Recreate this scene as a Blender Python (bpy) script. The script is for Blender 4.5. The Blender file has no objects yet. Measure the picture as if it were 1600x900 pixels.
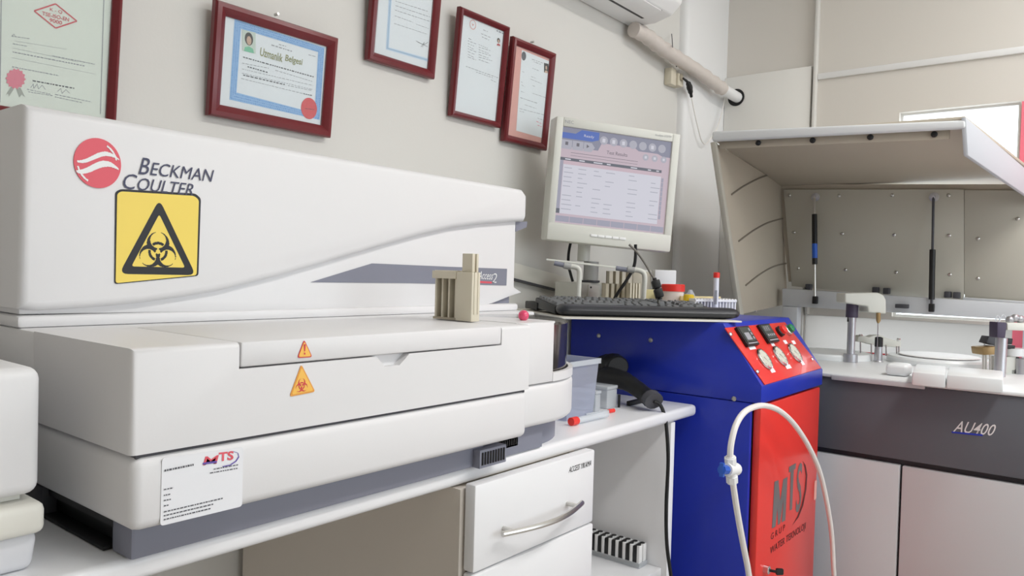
import bpy, bmesh, math, random
from mathutils import Vector as V, Matrix
random.seed(7)
C = bpy.context.scene.collection
S = bpy.context.scene
PI = math.pi
HZ = 1.2                      # camera height; all heights below are given relative to the eye

# ------------------------------------------------------------------ camera
F, YAW, PITCH, ROLL = 1197., math.radians(38.6), math.radians(-1.25), math.radians(1.6)
FW = V((math.cos(YAW)*math.cos(PITCH), math.sin(YAW)*math.cos(PITCH), math.sin(PITCH)))
_r = V((math.sin(YAW), -math.cos(YAW), 0)); _u = _r.cross(FW)
RT = _r*math.cos(ROLL) + _u*math.sin(ROLL)
UP = -_r*math.sin(ROLL) + _u*math.cos(ROLL)
cam = bpy.data.objects.new('camera', bpy.data.cameras.new('camera')); C.objects.link(cam)
cam.data.sensor_width = 36; cam.data.lens = 36*F/1600; cam.data.clip_start = .02
cam.matrix_world = Matrix((( RT.x, UP.x, -FW.x, 0), (RT.y, UP.y, -FW.y, 0), (RT.z, UP.z, -FW.z, HZ), (0, 0, 0, 1)))
S.camera = cam

# ------------------------------------------------------------------ sky, lamps, exposure
w = bpy.data.worlds.new('daylight'); S.world = w; w.use_nodes = True
bg = w.node_tree.nodes['Background']; bg.inputs[0].default_value = (.87, .945, 1, 1); bg.inputs[1].default_value = 4.6
S.view_settings.view_transform = 'Standard'; S.view_settings.look = 'None'
S.view_settings.gamma = 1; S.view_settings.use_curve_mapping = False
S.view_settings.exposure = -0.46

def area(name, loc, rot, sx, sy, power=0, portal=False, col=(1, 1, 1)):
    l = bpy.data.lights.new(name, 'AREA'); l.shape = 'RECTANGLE'; l.size = sx; l.size_y = sy; l.energy = power; l.color = col
    o = bpy.data.objects.new(name, l); C.objects.link(o); o.location = (loc[0], loc[1], loc[2]+HZ); o.rotation_euler = rot
    if portal: l.cycles.is_portal = True
    return o
RX0, RX1, RY0, RY1, RZ0, RZ1 = -1.6, 3.15, -2.3, 1.40, -1.2, 1.55
WR = (.2, 2.9, -.35, 1.25)          # big window in the wall on the right: x0 x1 z0 z1
WF = (.30, .68, -.13, .635)           # window in the far wall: y0 y1 z0 z1
area('window_daylight_right', ((WR[0]+WR[1])/2, RY0-.02, (WR[2]+WR[3])/2), (PI/2, 0, 0), WR[1]-WR[0], WR[3]-WR[2], portal=True)
area('window_daylight_far', (RX1+.12, (WF[0]+WF[1])/2, (WF[2]+WF[3])/2), (PI/2, 0, PI/2), WF[1]-WF[0], WF[3]-WF[2], portal=True)
LAMPS = [(1.0, -.6), (2.35, -.5)]  # unseen lamps, placed to steer which faces brighten
for i, (lx, ly) in enumerate(LAMPS):
    area('unseen_lamp_light', (lx, ly, RZ1-.075), (0, 0, 0), 1.15, .28, 24, col=(1, .99, .97))

# ------------------------------------------------------------------ helpers
def ray(px, py): return FW + RT*((px-800)/F) - UP*((py-450)/F)
def at_x(px, py, x): d = ray(px, py); return d*(x/d.x)
def at_y(px, py, y): d = ray(px, py); return d*(y/d.y)
def at_z(px, py, z): d = ray(px, py); return d*(z/d.z)
def at_d(px, py, t): return ray(px, py)*t
class Plane:
    def __init__(s, p, n): s.p = V(p); s.n = V(n).normalized()
    def at(s, px, py, off=0.0):
        d = ray(px, py); q = s.p + s.n*off
        return d*(q.dot(s.n)/d.dot(s.n))
def lin(c):
    return tuple((x/255/12.92 if x/255 <= .04045 else ((x/255+.055)/1.055)**2.4) for x in c) + (1,)
def mat(name, rgb, rough=.5, metal=0., bump=0., scale=60., vary=0., alpha=1., emit=0., coat=0., trans=0., spec=.5):
    m = bpy.data.materials.new(name); m.use_nodes = True; nt = m.node_tree; b = nt.nodes['Principled BSDF']
    b.inputs['Base Color'].default_value = lin(rgb); b.inputs['Roughness'].default_value = rough; b.inputs['Metallic'].default_value = metal
    b.inputs['Alpha'].default_value = alpha; b.inputs['Coat Weight'].default_value = coat; b.inputs['Transmission Weight'].default_value = trans
    b.inputs['Specular IOR Level'].default_value = spec
    if emit:
        b.inputs['Emission Color'].default_value = lin(rgb); b.inputs['Emission Strength'].default_value = emit
        b.inputs['Base Color'].default_value = (.01, .01, .01, 1)
    if bump or vary:
        tc = nt.nodes.new('ShaderNodeTexCoord'); n = nt.nodes.new('ShaderNodeTexNoise'); n.inputs['Scale'].default_value = scale
        nt.links.new(tc.outputs['Object'], n.inputs['Vector'])
        if bump:
            bp = nt.nodes.new('ShaderNodeBump'); bp.inputs['Strength'].default_value = bump; bp.inputs['Distance'].default_value = .002
            nt.links.new(n.outputs['Fac'], bp.inputs['Height']); nt.links.new(bp.outputs['Normal'], b.inputs['Normal'])
        if vary:
            mx = nt.nodes.new('ShaderNodeMix'); mx.data_type = 'RGBA'
            c = lin(rgb); mx.inputs[6].default_value = tuple(x*(1-vary) for x in c[:3])+(1,); mx.inputs[7].default_value = tuple(min(1, x*(1+vary)) for x in c[:3])+(1,)
            nt.links.new(n.outputs['Fac'], mx.inputs[0]); nt.links.new(mx.outputs[2], b.inputs['Base Color'])
    return m
def glass_mat(name, rgb, clear=.9, rough=.05):
    m = bpy.data.materials.new(name); m.use_nodes = True; nt = m.node_tree; nt.nodes.remove(nt.nodes['Principled BSDF'])
    t = nt.nodes.new('ShaderNodeBsdfTransparent'); t.inputs[0].default_value = lin(rgb)
    g = nt.nodes.new('ShaderNodeBsdfPrincipled'); g.inputs['Base Color'].default_value = lin(rgb); g.inputs['Roughness'].default_value = rough
    x = nt.nodes.new('ShaderNodeMixShader'); x.inputs[0].default_value = 1-clear
    nt.links.new(t.outputs[0], x.inputs[1]); nt.links.new(g.outputs[0], x.inputs[2]); nt.links.new(x.outputs[0], nt.nodes['Material Output'].inputs[0])
    return m

ORG = {}
def empty(name, loc, label, cat, group=None):
    o = bpy.data.objects.new(name, None); C.objects.link(o); o.empty_display_size = .05
    o.location = (loc[0], loc[1], loc[2]+HZ); ORG[o.name] = V(o.location)
    tag(o, label, cat, group); return o
def tag(o, label, cat=None, group=None):
    o['label'] = label
    if cat: o['category'] = cat
    if group: o['group'] = group
def obj(name, bm, m, parent=None, smooth=35, label=None, kind=None):
    bmesh.ops.recalc_face_normals(bm, faces=bm.faces[:])
    for v in bm.verts: v.co.z += HZ
    if parent: org = ORG[parent.name]
    else:
        xs = [v.co for v in bm.verts]
        org = V(((min(v.x for v in xs)+max(v.x for v in xs))/2, (min(v.y for v in xs)+max(v.y for v in xs))/2, min(v.z for v in xs)))
    bmesh.ops.translate(bm, verts=bm.verts[:], vec=-org)
    me = bpy.data.meshes.new(name); bm.to_mesh(me); bm.free()
    for k in (m if isinstance(m, (list, tuple)) else [m]): me.materials.append(k)
    if smooth:
        me.polygons.foreach_set('use_smooth', [True]*len(me.polygons)); me.set_sharp_from_angle(angle=math.radians(smooth))
    o = bpy.data.objects.new(name, me); C.objects.link(o)
    if parent: o.parent = parent
    else: o.location = org
    ORG[o.name] = org
    if label: o['label'] = label
    if kind: o['kind'] = kind
    return o
def struct(name, bm, m, parent=None, smooth=0):
    o = obj(name, bm, m, parent, smooth)
    if not parent: o['kind'] = 'structure'
    return o
def dup(o, off, parent=None):
    c = o.copy(); C.objects.link(c); c.location = V(o.location)+V(off)
    if parent: c.parent = parent
    ORG[c.name] = ORG[o.name]
    return c
def dup_tree(o, off):
    c = dup(o, off)
    for ch in o.children:
        d = ch.copy(); C.objects.link(d); d.parent = c
        for g in ch.children:
            e = g.copy(); C.objects.link(e); e.parent = d
    return c
def nb(): return bmesh.new()
def sharp_bevel(bm, off, seg=2, ang=25, sel=None):
    bmesh.ops.recalc_face_normals(bm, faces=bm.faces[:])
    ed = [e for e in bm.edges if len(e.link_faces) == 2 and e.calc_face_angle(0) > math.radians(ang) and (sel is None or sel(e))]
    bmesh.ops.bevel(bm, geom=ed, offset=off, segments=seg, affect='EDGES', profile=.5, clamp_overlap=True)
def box(bm, x0, x1, y0, y1, z0, z1, bev=0, seg=2):
    t = bmesh.new() if bev else bm
    vs = [t.verts.new((x, y, z)) for x in (x0, x1) for y in (y0, y1) for z in (z0, z1)]
    for f in ((0, 1, 3, 2), (4, 6, 7, 5), (0, 4, 5, 1), (2, 3, 7, 6), (0, 2, 6, 4), (1, 5, 7, 3)): t.faces.new([vs[i] for i in f])
    if bev: sharp_bevel(t, bev, seg); merge(bm, t)
    return bm
def merge(bm, t):
    me = bpy.data.meshes.new('t'); t.to_mesh(me); t.free(); bm.from_mesh(me); bpy.data.meshes.remove(me)
def hexa(bm, a, b, bev=0, seg=2):      # two quads (lists of 4 points) joined into a solid
    t = bmesh.new() if bev else bm
    va = [t.verts.new(p) for p in a]; vb = [t.verts.new(p) for p in b]; n = len(va)
    t.faces.new(va); t.faces.new(vb[::-1])
    for i in range(n): t.faces.new([va[i], vb[i], vb[(i+1) % n], va[(i+1) % n]])
    if bev: sharp_bevel(t, bev, seg); merge(bm, t)
    return bm
def slab(bm, pts, vec, bev=0, seg=2):
    pts = [V(p) for p in pts]; return hexa(bm, pts, [p+V(vec) for p in pts], bev, seg)
def lbox(bm, o, e1, e2, e3, a0, a1, b0, b1, c0, c1, bev=0, seg=2):   # box in a local frame
    P = lambda a, b, c: o+e1*a+e2*b+e3*c
    return hexa(bm, [P(a0, b0, c0), P(a1, b0, c0), P(a1, b1, c0), P(a0, b1, c0)], [P(a0, b0, c1), P(a1, b0, c1), P(a1, b1, c1), P(a0, b1, c1)], bev, seg)
def frame_of(d):
    d = V(d).normalized(); a = V((0, 0, 1)) if abs(d.z) < .9 else V((1, 0, 0)); x = a.cross(d).normalized(); return x, d.cross(x)
def smooth_path(p, k=6):
    p = [V(q) for q in p]; out = []
    for i in range(len(p)-1):
        a, b, c, d = p[max(i-1, 0)], p[i], p[i+1], p[min(i+2, len(p)-1)]
        for j in range(k):
            t = j/k; out.append(.5*((2*b)+(c-a)*t+(2*a-5*b+4*c-d)*t*t+(3*b-a-3*c+d)*t**3))
    return out+[p[-1]]
def tube(bm, path, r, n=10, rs=None, sm=0, flat=1.):
    if sm: path = smooth_path(path, sm)
    path = [V(p) for p in path]; rings = []; X = None
    for i, p in enumerate(path):
        d = (path[min(i+1, len(path)-1)]-path[max(i-1, 0)]).normalized()
        if X is None: X, Y = frame_of(d)
        else:
            X = (X-d*X.dot(d)).normalized(); Y = d.cross(X)
        q = rs[i*(len(rs)-1)//max(1, len(path)-1)] if rs and len(rs) != len(path) else (rs[i] if rs else r)
        rings.append([bm.verts.new(p+X*q*math.cos(2*PI*j/n)+Y*q*flat*math.sin(2*PI*j/n)) for j in range(n)])
    for a, b in zip(rings, rings[1:]):
        for j in range(n): bm.faces.new([a[j], a[(j+1) % n], b[(j+1) % n], b[j]])
    bm.faces.new(rings[0][::-1]); bm.faces.new(rings[-1]); return bm
def lathe(bm, base, axis, prof, n=24):     # prof: (radius, height) pairs along axis
    X, Y = frame_of(axis); d = V(axis).normalized(); rings = []
    for r, h in prof:
        rings.append([bm.verts.new(V(base)+d*h+(X*math.cos(2*PI*j/n)+Y*math.sin(2*PI*j/n))*max(r, 1e-5)) for j in range(n)])
    for a, b in zip(rings, rings[1:]):
        for j in range(n): bm.faces.new([a[j], a[(j+1) % n], b[(j+1) % n], b[j]])
    bm.faces.new(rings[0][::-1]); bm.faces.new(rings[-1]); return bm
def ball(bm, c, r, n=16):
    bmesh.ops.create_uvsphere(bm, u_segments=n, v_segments=n//2+2, radius=r, matrix=Matrix.Translation(c)); return bm
def fan(bm, pts):
    bm.faces.new([bm.verts.new(p) for p in pts]); return bm
def rounded(pts, r, k=5):                  # round the corners of a 2D/3D polygon
    pts = [V(p) for p in pts]; out = []; n = len(pts)
    for i in range(n):
        p, a, b = pts[i], pts[i-1], pts[(i+1) % n]
        da, db = (a-p), (b-p); rr = min(r, da.length*.45, db.length*.45)
        s, e = p+da.normalized()*rr, p+db.normalized()*rr
        for j in range(k+1):
            t = j/k; out.append(s*(1-t)**2+p*2*t*(1-t)+e*t*t)
    return out
def film(bm, pts, n, t=.0006):             # thin printed sheet lying on a surface
    return slab(bm, pts, V(n).normalized()*t)
def text_mesh(s, bold=0., shear=0.):
    cu = bpy.data.curves.new('t', 'FONT'); cu.body = s; cu.offset = bold; cu.shear = shear; cu.resolution_u = 3
    o = bpy.data.objects.new('t', cu); C.objects.link(o); dg = bpy.context.evaluated_depsgraph_get(); dg.update()
    me = bpy.data.meshes.new_from_object(o.evaluated_get(dg)); bpy.data.objects.remove(o); bpy.data.curves.remove(cu); return me
def text(bm, s, bl, br, tl, n=(0, 0, 0), off=.0008, bold=0., shear=0.):   # fit the lettering to the parallelogram bl br tl
    me = text_mesh(s, bold, shear); xs = [v.co.x for v in me.vertices]; ys = [v.co.y for v in me.vertices]
    x0, x1, y0, y1 = min(xs), max(xs), min(ys), max(ys); bl, br, tl = V(bl), V(br), V(tl); o = V(n).normalized()*off if V(n).length else V((0, 0, 0))
    for v in me.vertices:
        v.co = bl+o+(br-bl)*((v.co.x-x0)/(x1-x0))+(tl-bl)*((v.co.y-y0)/(y1-y0))
    bm.from_mesh(me); bpy.data.meshes.remove(me); return bm
def raster(bm, fn, bl, br, tl, n=120):     # a printed mark given as a test on (u,v) in 0..1, as runs of thin strips
    bl, br, tl = V(bl), V(br), V(tl); P = lambda u, v: bl+(br-bl)*u+(tl-bl)*v
    for j in range(n):
        i = 0
        while i < n:
            if fn((i+.5)/n, (j+.5)/n):
                k = i
                while k < n and fn((k+.5)/n, (j+.5)/n): k += 1
                fan(bm, [P(i/n, j/n), P(k/n, j/n), P(k/n, (j+1)/n), P(i/n, (j+1)/n)]); i = k
            else: i += 1
    return bm
def biohazard(u, v):
    x, y = (u-.5)*62, (v-.47)*62
    r = math.hypot(x, y)
    if r < 3: return False
    for k in range(3):
        a = PI/2+k*2*PI/3; ca, sa = math.cos(a), math.sin(a); s = x*ca+y*sa; t = -x*sa+y*ca
        if s > 22 and abs(t) < 3.2: return False
        if s > 0 and abs(t) < 1. and r < 8: return False
    inner = any(math.hypot(x-15*math.cos(a), y-15*math.sin(a)) < 10.5 for a in (PI/2, PI/2+2*PI/3, PI/2+4*PI/3))
    outer = any(math.hypot(x-11*math.cos(a), y-11*math.sin(a)) < 15 for a in (PI/2, PI/2+2*PI/3, PI/2+4*PI/3))
    near = any(math.hypot(x-15*math.cos(a), y-15*math.sin(a)) < 9.5 for a in (PI/2, PI/2+2*PI/3, PI/2+4*PI/3))
    if 9.5 < r < 13 and near: return True
    return outer and not inner

# ------------------------------------------------------------------ materials
M = {}
M['wall'] = mat('cream wall paint', (219, 217, 212), .8, bump=.08, scale=150)
M['far'] = mat('grey beige far wall', (222, 217, 210), .7, bump=.05)
M['white_paint'] = mat('white gloss paint', (240, 240, 240), .45)
M['floor'] = mat('pinkish vinyl floor', (196, 190, 184), .45, vary=.08, scale=8)
M['ceil'] = mat('ceiling paint', (238, 236, 230), .9)
M['plastic'] = mat('white analyzer plastic', (231, 230, 231), .42, bump=.02, scale=400)
M['cream'] = mat('cream plastic', (229, 227, 218), .4)
M['base_grey'] = mat('slate grey plastic', (132, 134, 148), .5)
M['base_light'] = mat('mid grey sleeve', (172, 172, 170), .45)
M['dark_grey'] = mat('dark grey plastic', (70, 70, 76), .5)
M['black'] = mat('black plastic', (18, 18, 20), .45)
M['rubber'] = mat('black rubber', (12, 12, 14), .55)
M['laminate'] = mat('white laminate', (241, 241, 243), .3)
M['lam_side'] = mat('beige board edge', (216, 208, 194), .5)
M['panel'] = mat('beige carcass board', (222, 214, 204), .5)
M['steel'] = mat('brushed steel', (200, 198, 194), .3, metal=1)
M['chrome'] = mat('chrome', (225, 225, 228), .12, metal=1)
M['alu'] = mat('aluminium', (190, 190, 195), .35, metal=.8)
M['blue'] = mat('blue enamel', (30, 52, 178), .32, coat=.1, vary=.04, scale=6)
M['red'] = mat('red enamel', (230, 56, 48), .3, coat=.2)
M['frame'] = mat('mahogany frame', (112, 34, 40), .28, vary=.12, scale=30)
M['paper'] = mat('white paper', (238, 239, 243), .6)
M['paper_green'] = mat('pale green paper', (232, 234, 223), .6)
M['pink_card'] = mat('salmon mount card', (232, 168, 158), .7)
M['ink'] = mat('grey ink', (92, 92, 98), .7)
M['ink_light'] = mat('pale ink', (158, 158, 164), .7)
M['ink_black'] = mat('black ink', (22, 22, 28), .5)
M['navy_ink'] = mat('slate blue ink', (62, 64, 92), .5)
M['blue_ink'] = mat('border blue ink', (150, 190, 234), .7)
M['blue_ink2'] = mat('border pale blue ink', (196, 216, 240), .7)
M['gold_ink'] = mat('olive gold ink', (150, 150, 98), .6)
M['red_ink'] = mat('red print', (214, 66, 76), .5)
M['rose'] = mat('rose red print', (226, 88, 102), .45)
M['pink'] = mat('pink rosette paper', (232, 122, 142), .6)
M['ribbon'] = mat('grey ribbon', (170, 170, 160), .6)
M['yellow'] = mat('warning yellow', (246, 218, 98), .45)
M['orange'] = mat('sticker orange', (250, 196, 90), .45)
M['seal'] = mat('red seal', (222, 70, 78), .6)
M['skin'] = mat('photo skin tone', (206, 170, 148), .6)
M['hair'] = mat('photo dark brown', (52, 46, 44), .6)
M['photo_bg'] = mat('photo backdrop', (206, 216, 206), .6)
M['photo_red'] = mat('photo red blouse', (190, 70, 74), .6)
M['photo_green'] = mat('photo green blouse', (120, 196, 160), .6)
M['glass'] = glass_mat('clear pane', (250, 252, 252), .95, .03)
M['clear'] = glass_mat('clear plastic', (240, 243, 246), .55, .15)
M['frost'] = glass_mat('frosted plastic', (222, 226, 240), .62, .3)
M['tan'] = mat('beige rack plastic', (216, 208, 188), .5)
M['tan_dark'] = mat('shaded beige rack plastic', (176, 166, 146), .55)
M['keys'] = mat('charcoal keys', (104, 106, 108), .5)
M['kbd'] = mat('keyboard case', (34, 35, 38), .5)
M['wrist'] = mat('wrist rest vinyl', (44, 46, 52), .38, bump=.15, scale=900)
M['lcd_grey'] = mat('pale grey monitor plastic', (216, 216, 208), .45)
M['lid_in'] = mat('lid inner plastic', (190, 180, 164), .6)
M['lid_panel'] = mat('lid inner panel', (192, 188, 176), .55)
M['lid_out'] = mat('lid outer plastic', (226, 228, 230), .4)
M['deck'] = mat('deck white plastic', (236, 239, 240), .3)
M['band'] = mat('slate front band', (104, 107, 114), .65, spec=.3)
M['door_grey'] = mat('pale grey door', (208, 210, 212), .75, spec=.2)
M['beam'] = mat('grey frame beam', (204, 206, 210), .4)
M['brass'] = mat('brass', (168, 140, 96), .45, metal=.4)
M['violet'] = mat('dark violet sleeve', (66, 56, 78), .5)
M['hose'] = mat('white tubing', (240, 236, 232), .35)
M['valve_blue'] = mat('blue valve', (40, 96, 200), .4)
M['red_cap'] = mat('red cap plastic', (232, 52, 44), .4)
M['yel_cap'] = mat('yellow cap plastic', (240, 206, 40), .4)
M['knob'] = mat('pink knob', (232, 74, 116), .2, coat=.5)
M['drum'] = mat('smoked drum', (104, 100, 98), .12, metal=.75)
M['tape'] = mat('pipe wrap tape', (214, 205, 198), .75, bump=.5, scale=90)
M['curtain'] = mat('pink red curtain', (236, 118, 136), .8)
M['green_led'] = mat('green button', (30, 130, 80), .3)
M['lcd_dark'] = mat('meter face', (70, 76, 74), .3)
M['cut'] = mat('cut out letters', (112, 108, 110), .5)
M['dark_red'] = mat('dark red lettering', (92, 22, 24), .5)
M['dial'] = mat('gauge dial', (214, 214, 200), .4)
def em(n, c, e=.85): M[n] = mat('screen '+n, c, .3, emit=e)
em('s_bg', (222, 200, 212)); em('s_bar', (150, 150, 172)); em('s_blue', (76, 112, 206)); em('s_dark', (96, 98, 112)); em('s_white', (232, 230, 242), .9)
em('s_btn', (176, 174, 194)); em('s_row', (192, 192, 206)); em('s_icon', (196, 194, 208)); em('s_txt', (110, 104, 116)); em('s_pinkrow', (228, 200, 212))
em('lamp', (255, 250, 240), 3.)

# ------------------------------------------------------------------ room shell
T = .12
def wall_y(name, y, d, holes, x0, x1, m):           # wall in a y plane with a rectangular opening
    b = nb()
    if not holes: box(b, x0, x1, min(y, y+d), max(y, y+d), RZ0, RZ1)
    for (a, c, e, f) in holes:
        for q in ((x0, a, RZ0, RZ1), (c, x1, RZ0, RZ1), (a, c, RZ0, e), (a, c, f, RZ1)):
            box(b, q[0], q[1], min(y, y+d), max(y, y+d), q[2], q[3])
    return struct(name, b, m)
struct('floor', box(nb(), RX0-T, RX1+T, RY0-T, RY1+T, RZ0-.1, RZ0), M['floor'])
struct('ceiling', box(nb(), RX0-T, RX1+T, RY0-T, RY1+T, RZ1, RZ1+.1), M['ceil'])
wall_y('wall_left', RY1, T, [], RX0-T, RX1+T, M['wall'])
wall_y('wall_right', RY0, -T, [WR], RX0-T, RX1+T, M['wall'])
struct('wall_back', box(nb(), RX0-T, RX0, RY0, RY1, RZ0, RZ1), mat('taupe back wall', (206, 200, 190), .8))
b = nb()
FL = (.24, 1.0, -.36, WF[2]-.012)       # low frosted glazing under the far window
for q in ((RY0, FL[0], RZ0, RZ1), (FL[1], RY1, RZ0, RZ1), (FL[0], FL[1], RZ0, FL[2]), (WF[0], WF[1], FL[3], WF[2]), (WF[0], WF[1], WF[3], RZ1), (FL[0], WF[0], FL[3], RZ1), (WF[1], FL[1], FL[3], RZ1)):
    box(b, RX1, RX1+T, q[0], q[1], q[2], q[3])
struct('wall_far', b, M['far'])
# far window: frame and pane
b = nb()
for q in ((WF[0], WF[0]+.008, WF[2], WF[3]), (WF[1]-.008, WF[1], WF[2], WF[3]), (WF[0]+.008, WF[1]-.008, WF[2], WF[2]+.008), (WF[0]+.008, WF[1]-.008, WF[3]-.008, WF[3])):
    box(b, RX1+.03, RX1+.07, *q)
wn = struct('window_1', b, M['white_paint']); obj('window_pane', box(nb(), RX1+.045, RX1+.051, WF[0]+.008, WF[1]-.008, WF[2]+.008, WF[3]-.008), M['glass'], wn, 0)
fm = bpy.data.materials.new('frosted glazing'); fm.use_nodes = True; _nt = fm.node_tree; _nt.nodes.remove(_nt.nodes['Principled BSDF']); _t = _nt.nodes.new('ShaderNodeBsdfTranslucent'); _t.inputs[0].default_value = (.50, .485, .47, 1); _nt.links.new(_t.outputs[0], _nt.nodes['Material Output'].inputs[0])
b = nb(); box(b, RX1+.02, RX1+.05, FL[0], FL[1], FL[2], FL[2]+.012); w3 = struct('window_3', b, M['white_paint']); obj('frosted_pane', box(nb(), RX1+.006, RX1+.010, FL[0], FL[1], FL[2]+.012, FL[3]), fm, w3, 0)
b = nb()
for q in ((WR[0], WR[0]+.05, WR[2], WR[3]), (WR[1]-.05, WR[1], WR[2], WR[3]), (1.52, 1.58, WR[2]+.05, WR[3]-.05), (WR[0]+.05, WR[1]-.05, WR[2], WR[2]+.05), (WR[0]+.05, WR[1]-.05, WR[3]-.05, WR[3])):
    box(b, q[0], q[1], RY0-.09, RY0-.03, q[2], q[3])
struct('window_2', b, M['white_paint'])
# corner pilaster, ledges on the far wall, vertical joint
b = nb(); px0 = at_y(1068, 200, 1.37).x
box(b, px0, RX1+.02, 1.365, RY1+.03, RZ0, RZ1, .025, 4)
struct('trim_1', b, M['white_paint'], smooth=35)
yj = at_x(1272, 100, RX1-.02).y
b = nb(); z0, z1 = at_x(1200, 119, RX1).z-.012, at_x(1200, 119, RX1).z+.012
box(b, RX1-.022, RX1, max(yj, FL[1]+.003), 1.365, RZ0, z1, .004); struct('trim_2', b, mat('pale lower panelling', (238, 236, 231), .6), smooth=35)
b = nb(); zr = at_x(1450, 98, RX1).z
box(b, RX1-.012, RX1, -.6, yj-.012, zr-.012, zr+.012, .004); struct('trim_3', b, M['white_paint'], smooth=35)
b = nb(); box(b, RX1-.03, RX1, yj-.012, yj, FL[3]+.002, RZ1, .003); struct('trim_4', b, M['wall'], smooth=35)
# ceiling lamps (out of frame, added to light the room)
for i, (lx, ly) in enumerate(LAMPS):
    t = empty('unseen_ceiling_lamp', (lx, ly, RZ1), 'unseen white ceiling lamp added nearer the %s wall' % ('back' if i == 0 else 'far'), 'lamp')
    b = nb(); box(b, lx-.62, lx+.62, ly-.17, ly+.17, RZ1-.06, RZ1-.001, .006); obj('housing', b, M['white_paint'], t)
    b = nb(); box(b, lx-.58, lx+.58, ly-.14, ly+.14, RZ1-.068, RZ1-.06, .002); obj('diffuser', b, M['lamp'], t)

# ------------------------------------------------------------------ worktop and cabinets
ZC = -.311
b = nb(); box(b, -.7, 1.735, .80, 1.395, ZC-.027, ZC, .009, 3); o = obj('worktop', b, M['laminate'])
tag(o, 'white laminate worktop carrying the large benchtop analyzer', 'worktop')
cab = empty('drawer_cabinet', (1.06, 1.1, RZ0), 'white drawer cabinet under the worktop with bowed steel handles', 'cabinet')
ZU = ZC-.028
XD0 = at_y(743, 762, .765).x; XD1 = at_y(930, 702, .765).x
obj('side_panel', box(nb(), .876, .894, .79, 1.38, RZ0, ZU-.001), M['panel'], cab)
obj('side_panel', box(nb(), XD1-.022, XD1-.004, .79, 1.38, RZ0, ZU-.001), M['panel'], cab)
obj('back_panel', box(nb(), .895, XD1-.023, 1.368, 1.38, RZ0, ZU-.001), M['panel'], cab)
obj('top_rail', box(nb(), .895, XD1-.023, .792, 1.366, ZU-.02, ZU-.002), M['lam_side'], cab)
zt = [at_y(930, 702, .765).z, at_y(930, 816, .765).z]; dh = zt[0]-zt[1]-.003
for k, ztop in enumerate(zt+[zt[1]-.168, zt[1]-.336]):
    o = obj('drawer', box(nb(), XD0, XD1+.002*(k > 0), .765, .787, ztop-dh, ztop, .004, 2), [M['laminate']], cab)
    bx = box(nb(), XD0+.02, XD1-.03, .788, 1.2, ztop-dh+.03, ztop-.02); obj('drawer_box', bx, M['lam_side'], o)
    hx = [at_y(788, 815, .745).x, at_y(912, 768, .745).x]; hz = ztop-.083
    pts = []
    for i in range(13):
        t = i/12; pts.append(V((hx[0]+(hx[1]-hx[0])*t, .748-.022*math.sin(PI*t), hz)))
    h = tube(nb(), pts, .0048, 10)
    for e in (.10, .90):
        q = pts[0].lerp(pts[-1], e); tube(h, [q+V((0, .02, 0)), q+V((0, -.008, 0))], .004, 8)
    obj('handle', h, M['steel'], o, label='bowed brushed steel handle')
    if k == 0:
        pl = Plane((0, .765, 0), (0, -1, 0)); t = nb()
        text(t, 'ACCESS YIKAMA', pl.at(888, 739), pl.at(923, 727.5), pl.at(889, 730), pl.n, .0006, .0, .25); obj('lettering', t, M['ink_black'], o, 0)
# open shelf compartment on the right
sh = empty('open_shelf_unit', (1.45, 1.1, RZ0), 'open white shelf compartment beside the drawers under the worktop', 'shelf unit')
XP = 1.612
obj('side_panel', box(nb(), XP, XP+.02, .805, 1.38, RZ0, ZU-.001, .001), M['laminate'], sh)
obj('back_panel', box(nb(), XD1-.002, XP-.001, 1.368, 1.38, RZ0, ZU-.001), M['panel'], sh)
ZS = at_x(1030, 886, XP).z
obj('shelf', box(nb(), XD1-.002, XP-.001, .818, 1.366, ZS-.02, ZS, .001), M['laminate'], sh)

# cuvette rack on the shelf
pr0 = at_z(1003, 886, ZS)
rk = empty('vial_rack', pr0+V((0, .15, 0)), 'double row rack of small white and black vials on the open shelf', 'rack')
vw, pitch = .0135, .0192
x0, y0 = XP-.042, pr0.y-.002
obj('tray', box(box(nb(), x0-.002, x0+.037, y0, y0+.20, ZS+.0005, ZS+.012, .001), x0-.001, x0+.036, y0+.199, y0+.201, ZS+.011, ZS+.02), M['clear'], rk)
first = None
for r in range(2):
    for k in range(10):
        off = V((r*.0185, k*pitch, 0))
        if first is None:
            a = nb(); box(a, x0, x0+.015, y0+.002, y0+.002+vw*.55, ZS+.010, ZS+.052, .0012)
            a2 = nb(); box(a2, x0+.001, x0+.014, y0+.002+vw*.56, y0+.002+vw*1.3, ZS+.010, ZS+.05, .001)
            lathe(a2, (x0+.0075, y0+.009, ZS+.05), (0, 0, 1), [(.006, 0), (.006, .003), (.003, .004)], 10)
            first = obj('vial', a, M['white_paint'], rk); capo = obj('vial_insert', a2, M['black'], first, label='black insert and top')
        else:
            c = dup(first, off, rk); d = capo.copy(); C.objects.link(d); d.parent = c

# ------------------------------------------------------------------ large benchtop analyzer
AX0, AX1, YF, YT, YB = .352, 1.345, .76, 1.06, 1.372
ana = empty('benchtop_analyzer', (.85, 1.07, ZC), 'large white benchtop immunoassay analyzer with a swoosh front and yellow biohazard sign', 'analyzer')
ZTOP, ZSEAM, ZBOT = -.087, -.195, -.272
b = nb(); box(b, .372, .93, .79, .835, ZC+.0005, ZBOT+.004, .004)
box(b, .925, 1.10, .80, 1.36, ZC+.0005, ZBOT+.003); obj('plinth', b, M['base_grey'], ana)
b = nb(); lathe(b, (1.10, .99, ZC+.0005), (0, 0, 1), [(.178, 0), (.178, .05)], 48); obj('plinth_end', b, M['base_grey'], ana)
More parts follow.
